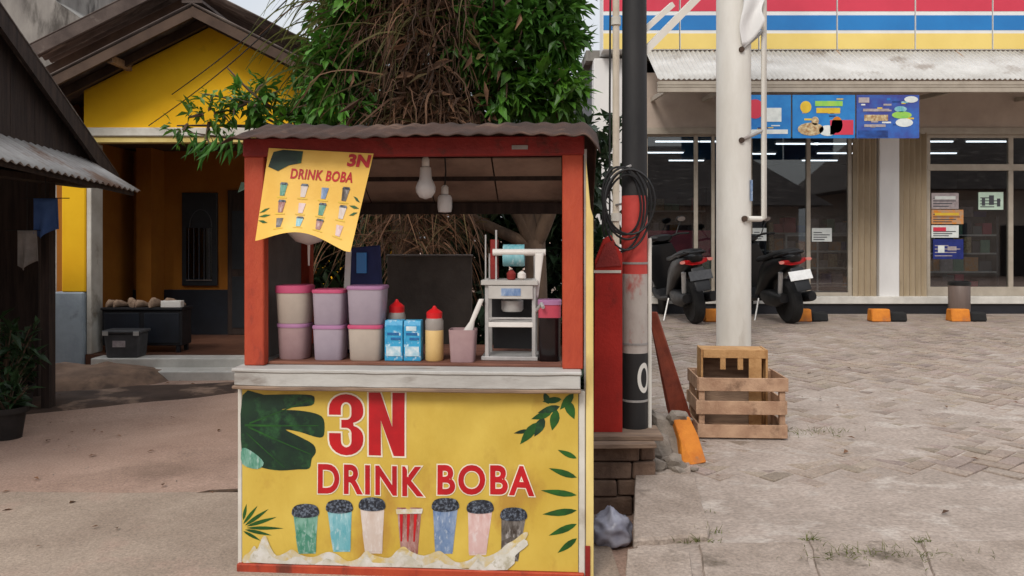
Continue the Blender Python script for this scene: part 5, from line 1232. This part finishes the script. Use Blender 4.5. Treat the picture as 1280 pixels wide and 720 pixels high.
for e, r in (((-.5, 5.3, 2.6), .05), ((.1, 5.4, 3.1), .05), ((.3, 5.5, 2.8), .05), ((-.2, 6.0, 3.4), .05), ((.28, 5.2, 2.4), .04), ((-.9, 5.6, 2.6), .045)):
    limb((.16, 5.65, 1.45), e, .055, r * .5); tops.append(Vector(e))
def blob(c, rad, n, L=.1, W_=.42, tint=(1, 1, 1), lv=9, limbfrom=None):
    c = Vector(c)
    for k in range(n):
        d = rv(); d.z = d.z * .9 + .12; d.normalize(); rr_ = random.uniform(.55, 1.0) ** .6
        p = c + Vector((d.x * rad[0], d.y * rad[1], d.z * rad[2])) * rr_
        if mnoise.noise(p * 2.6) < -.28: continue
        f = .72 + .5 * max(0, mnoise.noise(p * 2.1) + .3)
        tt = (tint[0] * f, tint[1] * f * random.uniform(.94, 1.06), tint[2] * f)
        items.extend(spray(p, d, lv, L, W_, tt))
        if k % 5 == 0:
            mb.tube([c + (p - c) * .25 - base, c + (p - c) * .65 + rv() * .04 - base, p - base], [.012, .008, .003], 5)
GR = (.95, 1, .9)
blob((.08, 5.35, 2.72), (.42, .45, .55), 260, .115, tint=GR)
blob((.12, 5.5, 3.3), (.5, .5, .6), 230, .115, tint=GR)
blob((.24, 5.2, 2.42), (.28, .3, .26), 90, .11, tint=(1.3, 1.25, .7))
blob((-.2, 5.8, 3.1), (.7, .5, .7), 170, tint=(.8, .85, .8))
blob((-1.15, 5.3, 2.5), (.36, .3, .36), 210, .085, tint=(.9, 1, .8))
blob((-1.0, 5.5, 3.1), (.42, .4, .5), 210, .085, tint=(1.15, 1.1, .7))
blob((-1.5, 5.45, 2.25), (.34, .3, .22), 80, .085, tint=(1.15, 1.15, .7))
blob((-.3, 5.9, 4.2), (.9, .7, .7), 160, tint=GR)
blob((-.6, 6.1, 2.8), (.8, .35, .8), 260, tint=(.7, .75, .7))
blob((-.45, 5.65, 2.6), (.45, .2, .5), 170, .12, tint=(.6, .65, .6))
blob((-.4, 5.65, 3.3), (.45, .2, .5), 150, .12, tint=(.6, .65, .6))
blob((.26, 5.3, 3.0), (.24, .3, .5), 120, .12, tint=(1.05, 1.1, .85))
blob((-.05, 5.05, 2.6), (.3, .15, .38), 80, .12, tint=(1.0, 1.05, .8))
blob((-.85, 5.1, 2.85), (.22, .2, .4), 50, .1, tint=(.9, 1, .7), lv=7)
blob((-1.08, 4.95, 2.5), (.26, .16, .34), 110, .1, tint=(.95, 1.05, .75), lv=8)
blob((-.98, 4.95, 3.0), (.2, .16, .3), 80, .1, tint=(1.1, 1.1, .7), lv=8)
blob((-.28, 5.0, 2.75), (.2, .12, .42), 80, .12, tint=(.95, 1, .8))
# the branch that reaches out to the left past the cart roof
for e in ((-2.0, 5.2, 2.45), (-2.2, 5.25, 2.25), (-1.85, 5.2, 2.62)):
    limb((-1.25, 5.5, 2.25), e, .018, .005, .12)
blob((-1.72, 5.25, 2.42), (.24, .2, .2), 42, .085, .4, tint=(1.1, 1.1, .75), lv=7)
blob((-1.98, 5.22, 2.32), (.2, .16, .22), 22, .075, .4, tint=(1.2, 1.0, .6), lv=6)
blob((-2.14, 5.2, 2.2), (.16, .12, .1), 10, .07, .38, tint=(1.0, 1.0, .6), lv=5)
for k in range(26):                                            # long drooping leaves under the branch
    p = Vector((random.uniform(-2.15, -1.72), 5.2 + random.uniform(-.08, .08), random.uniform(2.1, 2.24))); d = Vector((random.uniform(-.7, .2), random.uniform(-.3, .3), -.7)).normalized()
    f = random.uniform(.6, .95); items.append((p, d, rv(), random.uniform(.12, .2), .035, (f * .8, f, f * .75, 1)))
limb((-1.35, 5.5, 2.2), (-2.1, 5.2, 2.2), .016, .004, .08)
limb((.16, 5.65, 1.45), (-1.3, 5.5, 2.25), .045, .02, .08)
mb.build('trunk', 'bark', tr_, smooth=True)
lo = leaves('crown', 'leaf', [(p - base, d, n, l, w_, t) for p, d, n, l, w_, t in items], tr_)
# ---------------- palm with a skirt of dead brown fronds
random.seed(17)
pb_ = Vector((-.74, 5.05, 0))
pl = thing('dead_palm', 'palm hung with a mass of dry brown fronds behind the cart', 'tree', pb_)
MB().tube([(.0, .25, -.05), (.03, .25, 1.2), (.06, .2, 2.4), (.1, .15, 3.8)], [.1, .09, .085, .08], 12).build('trunk', 'bark', pl, smooth=True)
V = []; Fc = []; T = []
def ribbon(pts, w_, t):
    if w_ > .0045 and any((p.z < 2.3 and p.x < -.62) or p.x > .62 for p in pts): return
    i0 = len(V); n = len(pts)
    sd_ = rv()
    for k, p in enumerate(pts):
        tg = (pts[min(k + 1, n - 1)] - pts[max(k - 1, 0)]).normalized(); s = tg.cross(sd_).normalized(); ww = w_ * (1 - .75 * k / (n - 1))
        V.append(p + s * ww / 2); V.append(p - s * ww / 2); T.append(t); T.append(t)
    for k in range(n - 1): Fc.append((i0 + 2 * k, i0 + 2 * k + 1, i0 + 2 * k + 3, i0 + 2 * k + 2))
def strand(a, d, L, droop, w_, t, n=9):
    p = Vector(a); d = Vector(d).normalized(); pts = [p.copy()]
    for k in range(n):
        d = (d + Vector((0, 0, -droop / n)) + rv() * .06).normalized(); p = p + d * L / n; pts.append(p.copy())
    ribbon(pts, w_, t)
def dcol():
    f = random.uniform(.35, 1.25); k = random.random()
    if k < .12: return (f * .75, f * .95, f * .6, 1)
    if k < .3: return (f * 1.3, f * 1.2, f * 1.1, 1)
    return (f, f * .9, f * .84, 1)
def gcol():
    f = random.uniform(.5, 1.2); return (f * .62, f * .95, f * .5, 1) if random.random() < .45 else dcol()
def wild(a, d, L, droop, w_, t, n=10, wob=.2):                # kinked, tangled dead blade
    p = Vector(a); d = Vector(d).normalized(); pts = [p.copy()]; q = rv()
    for k in range(n):
        d = (d + Vector((0, 0, -droop / n)) + rv() * wob + q * .08).normalized(); p = p + d * L / n; pts.append(p.copy())
    ribbon(pts, w_, t)
for k in range(520):                                           # upper fronds arching over to the left
    wild((.22 + random.gauss(0, .12), random.gauss(0, .12), random.uniform(2.7, 3.75)), (random.gauss(-.9, .5), random.gauss(-.15, .4), random.uniform(.0, .9)), random.uniform(.4, .85), random.uniform(1.4, 3.0), random.uniform(.007, .018), tuple(c * .85 for c in gcol()[:3]) + (1,), 9, .13)
for k in range(1000):                                           # tangle of dead inner fronds
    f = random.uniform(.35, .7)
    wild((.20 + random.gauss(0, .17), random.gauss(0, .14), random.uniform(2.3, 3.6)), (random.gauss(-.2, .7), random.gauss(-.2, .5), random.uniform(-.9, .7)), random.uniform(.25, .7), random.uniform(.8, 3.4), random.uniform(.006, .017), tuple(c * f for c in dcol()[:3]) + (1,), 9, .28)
for k in range(420):                                           # low dome of straw over the roof line
    a = random.uniform(0, 2 * math.pi)
    wild((.20 + random.gauss(0, .15), random.gauss(0, .1), random.uniform(2.0, 2.4)), (math.cos(a) * 1.3, math.sin(a) - .2, random.uniform(.1, 1.0)), random.uniform(.3, .6), random.uniform(1.4, 3.2), random.uniform(.006, .016), dcol(), 9, .12)
for k in range(520):                                           # straw seen through the cart
    a = random.uniform(0, 2 * math.pi)
    strand((random.gauss(.12, .25), .1 + random.gauss(0, .12), random.uniform(1.45, 2.0)), (math.cos(a), math.sin(a) * .7, random.uniform(-.4, .6)), random.uniform(.35, .7), random.uniform(1, 3), random.uniform(.005, .012), dcol())
for k in range(160):                                            # green blades at the left edge of the skirt
    strand((-.15 + random.gauss(0, .15), .0, random.uniform(2.5, 3.7)), (-1, random.uniform(-.4, .2), random.uniform(.0, .6)), random.uniform(.4, .75), 1.8, random.uniform(.012, .02), (.55, 1.05, .35, 1))
me = bpy.data.meshes.new('dry_fronds'); me.from_pydata([tuple(v) for v in V], [], Fc); me.materials.append(M['dry']); o = link_mesh('dry_fronds', me, pl); set_tint(o, T)
random.seed(77); it = []
for k in range(900):
    p = Vector((.20 + random.gauss(0, .2), random.gauss(0, .15), random.uniform(2.0, 3.7))); it.append((p, (rv() + Vector((-.2, 0, -.7))).normalized(), rv(), random.uniform(.08, .2), random.uniform(.02, .045), tuple(c * .85 for c in dcol()[:3]) + (1,)))
leaves('dead_leaves', 'dry', it, pl)
tw = MB(); tw.tube([P(243, 618, 4.72), P(262, 615, 4.74), P(281, 614.5, 4.75), P(300, 613, 4.76)], [.006, .011, .013, .010], 7)
o = tw.build('stick', 'bark'); o.location.z = .002; tag(o, 'brown stick lying on the ground at the edge of the lane', 'stick')
# ---------------- dark hedge closing the yard behind the cart
random.seed(40); items = []; mb = MB(); base = Vector((-.6, 7.0, 0))
for k in range(2300):
    p = Vector((random.uniform(-2.0, .85), 7 + random.gauss(0, .3), random.uniform(.1, 2.5)))
    items.extend(spray(p, rv(), 7, .15, .45, (1, 1, 1)))
hd = thing('hedge', 'dark leafy hedge closing the yard behind the cart', 'hedge', base)
for k in range(12):
    x = -1.4 + k * .25; mb.tube([(x, 0, -.05), (x + random.gauss(0, .05), .05, .9), (x + random.gauss(0, .1), 0, 1.9)], [.025, .018, .006], 6)
mb.build('stem', 'bark', hd, smooth=True)
leaves('foliage', 'leaf_dark', [(p - base, d, n, l, w_, t) for p, d, n, l, w_, t in items], hd)
# ---------------- potted plants by the shed
def potplant(loc, lab, n, h, sp_, seed, pot=True):
    random.seed(seed); loc = Vector(loc)
    t = thing('potted_plant', lab, 'plant', loc, 0, 'pot plants by the dark shed')
    MB().lathe([(.10, 0), (.13, .2), (.145, .2), (.145, .24), (.12, .24), (.11, .2)], n=20).build('pot', 'pot', t, smooth=True)
    it = []; st = MB()
    for k in range(n):
        a = random.uniform(0, 6.28); tip = Vector((math.cos(a) * sp_ * random.random(), math.sin(a) * sp_ * random.random(), .24 + h * random.uniform(.4, 1)))
        st.tube([(0, 0, .2), tuple(tip * .5 + Vector((0, 0, .1))), tuple(tip)], [.008, .006, .003], 5)
        it.extend(spray(tip, (tip - Vector((0, 0, .2))).normalized(), 9, .13, .36, (.9, 1, .8)))
    st.build('stem', 'bark', t); leaves('foliage', 'leaf_dark', it, t)
potplant((-4.1, 6.42, 0), 'bushy pot plant at the corner of the dark shed', 26, .62, .3, 1)
potplant((-4.3, 6.95, 0), 'smaller pot plant just beyond the bushy one at the shed', 16, .45, .22, 2)
potplant((-3.82, 6.05, 0), 'low spreading pot plant in front of the bushy one at the shed', 16, .2, .24, 3)
# ---------------- sparse weeds on the lot
random.seed(50); V = []; Fc = []; T = []
spots = [(P(1000, 548, 5.2), .16, 60), (P(1020, 545, 5.25), .12, 30), (P(872, 690, 3.55), .05, 30), (P(886, 672, 3.65), .04, 26), (P(1085, 716, 3.4), .16, 150), (P(1130, 714, 3.4), .12, 60), (P(1210, 714, 3.4), .18, 50), (P(1012, 690, 3.55), .02, 24), (P(1152, 690, 3.55), .02, 24), (P(860, 586, 4.7), .06, 16), (P(880, 640, 3.9), .03, 10)]
for c, sp_, n in spots:
    for k in range(n):
        x, y = c.x + random.gauss(0, sp_), c.y + random.gauss(0, sp_ * .25); f = random.uniform(.6, 1.2)
        strand((x, y, lsurf(x, y) + .004), (random.gauss(0, .6), random.gauss(0, .6), 1), random.uniform(.02, .055), random.uniform(.3, 1.4), .004, (f, f, f * .8, 1), 4)
me = bpy.data.meshes.new('weeds'); me.from_pydata([tuple(v) for v in V], [], Fc); me.materials.append(M['grass']); o = link_mesh('weeds', me); set_tint(o, T); struct(o, 'stuff')
# ---------------- loose pebbles and litter of leaves in the yard
random.seed(60); pbm = MB()
for k in range(900):
    Y = random.uniform(3.0, 8.5); x = random.uniform(-5.5, .35) if k % 3 else random.uniform(.8, 7); r = random.choice((.002, .003, .004, .005, .009))
    if x > .5 and x < edge(Y) + .1: continue
    z = (lsurf(x, Y) + .012 * (Y > 5.2)) if x > .5 else max(0, gfn(x, Y)); i = len(pbm.v)
    for dx, dy, dz in ((1, 0, 0), (0, 1, 0), (-1, 0, 0), (0, -1, 0), (0, 0, .7)): pbm.v.append((x + dx * r * random.uniform(.7, 1.3), Y + dy * r, z + dz * r - (.002 if dz == 0 else 0)))
    for a, b in ((0, 1), (1, 2), (2, 3), (3, 0)): pbm.f.append((i + a, i + b, i + 4)); pbm.mi.append(0)
struct(pbm.build('pebbles', 'slab'), 'stuff')
# ---------------- fallen leaves
random.seed(61); it = []
for k in range(150):
    Y = random.uniform(3.4, 8.6); x = random.uniform(-4.5, .3) if k % 3 else random.uniform(.9, 6)
    if .3 < x < edge(Y) + .12: continue
    z = (lsurf(x, Y) + .018) if x > .5 else .012 + max(0, gfn(x, Y))
    d = Vector((random.gauss(0, 1), random.gauss(0, 1), .05)).normalized(); l = random.uniform(.03, .07); f = random.uniform(.5, 1.3)
    it.append((Vector((x, Y, z)), d, Vector((random.gauss(0, .2), random.gauss(0, .2), 1)), l, l * .45, (f, f * .9, f * .8, 1)))
struct(leaves('fallen_leaves', 'dry', it), 'stuff')
# ---------------- the other side of the street (seen mirrored in the shop glass)
for (lx, ly, a0, a1, hw_, hr, lab) in ((5, -9, -9, 7.5, 2.9, 5.6, 'plain house with dark hipped roof across the street'), (19, -10, -5.5, 9, 3.6, 7.0, 'taller plain house with hipped roof across the street')):
    oh = thing('opposite_house', lab, 'house', (lx, ly, 0))
    MB().box(a0 + 1, a1 - 1, -6, 0, 0, hw_).build('wall', 'taupe', oh)
    MB().loft([[(a0, 1, hw_ - .05), (a1, 1, hw_ - .05), (a1, -7, hw_ - .05), (a0, -7, hw_ - .05)], [(a0 + 3, -2.9, hr), (a1 - 3, -2.9, hr), (a1 - 3, -3.1, hr), (a0 + 3, -3.1, hr)]]).build('roof', 'roof_brown', oh)
    for x in (-3.6, -1.5, 4): MB().box(x, x + 1.3, .0, .05, .9, 2.2).build('window', 'shutter', oh)
    MB().box(1.2, 2.2, .0, .05, 0, 2.1).build('door', 'dark_wood', oh)
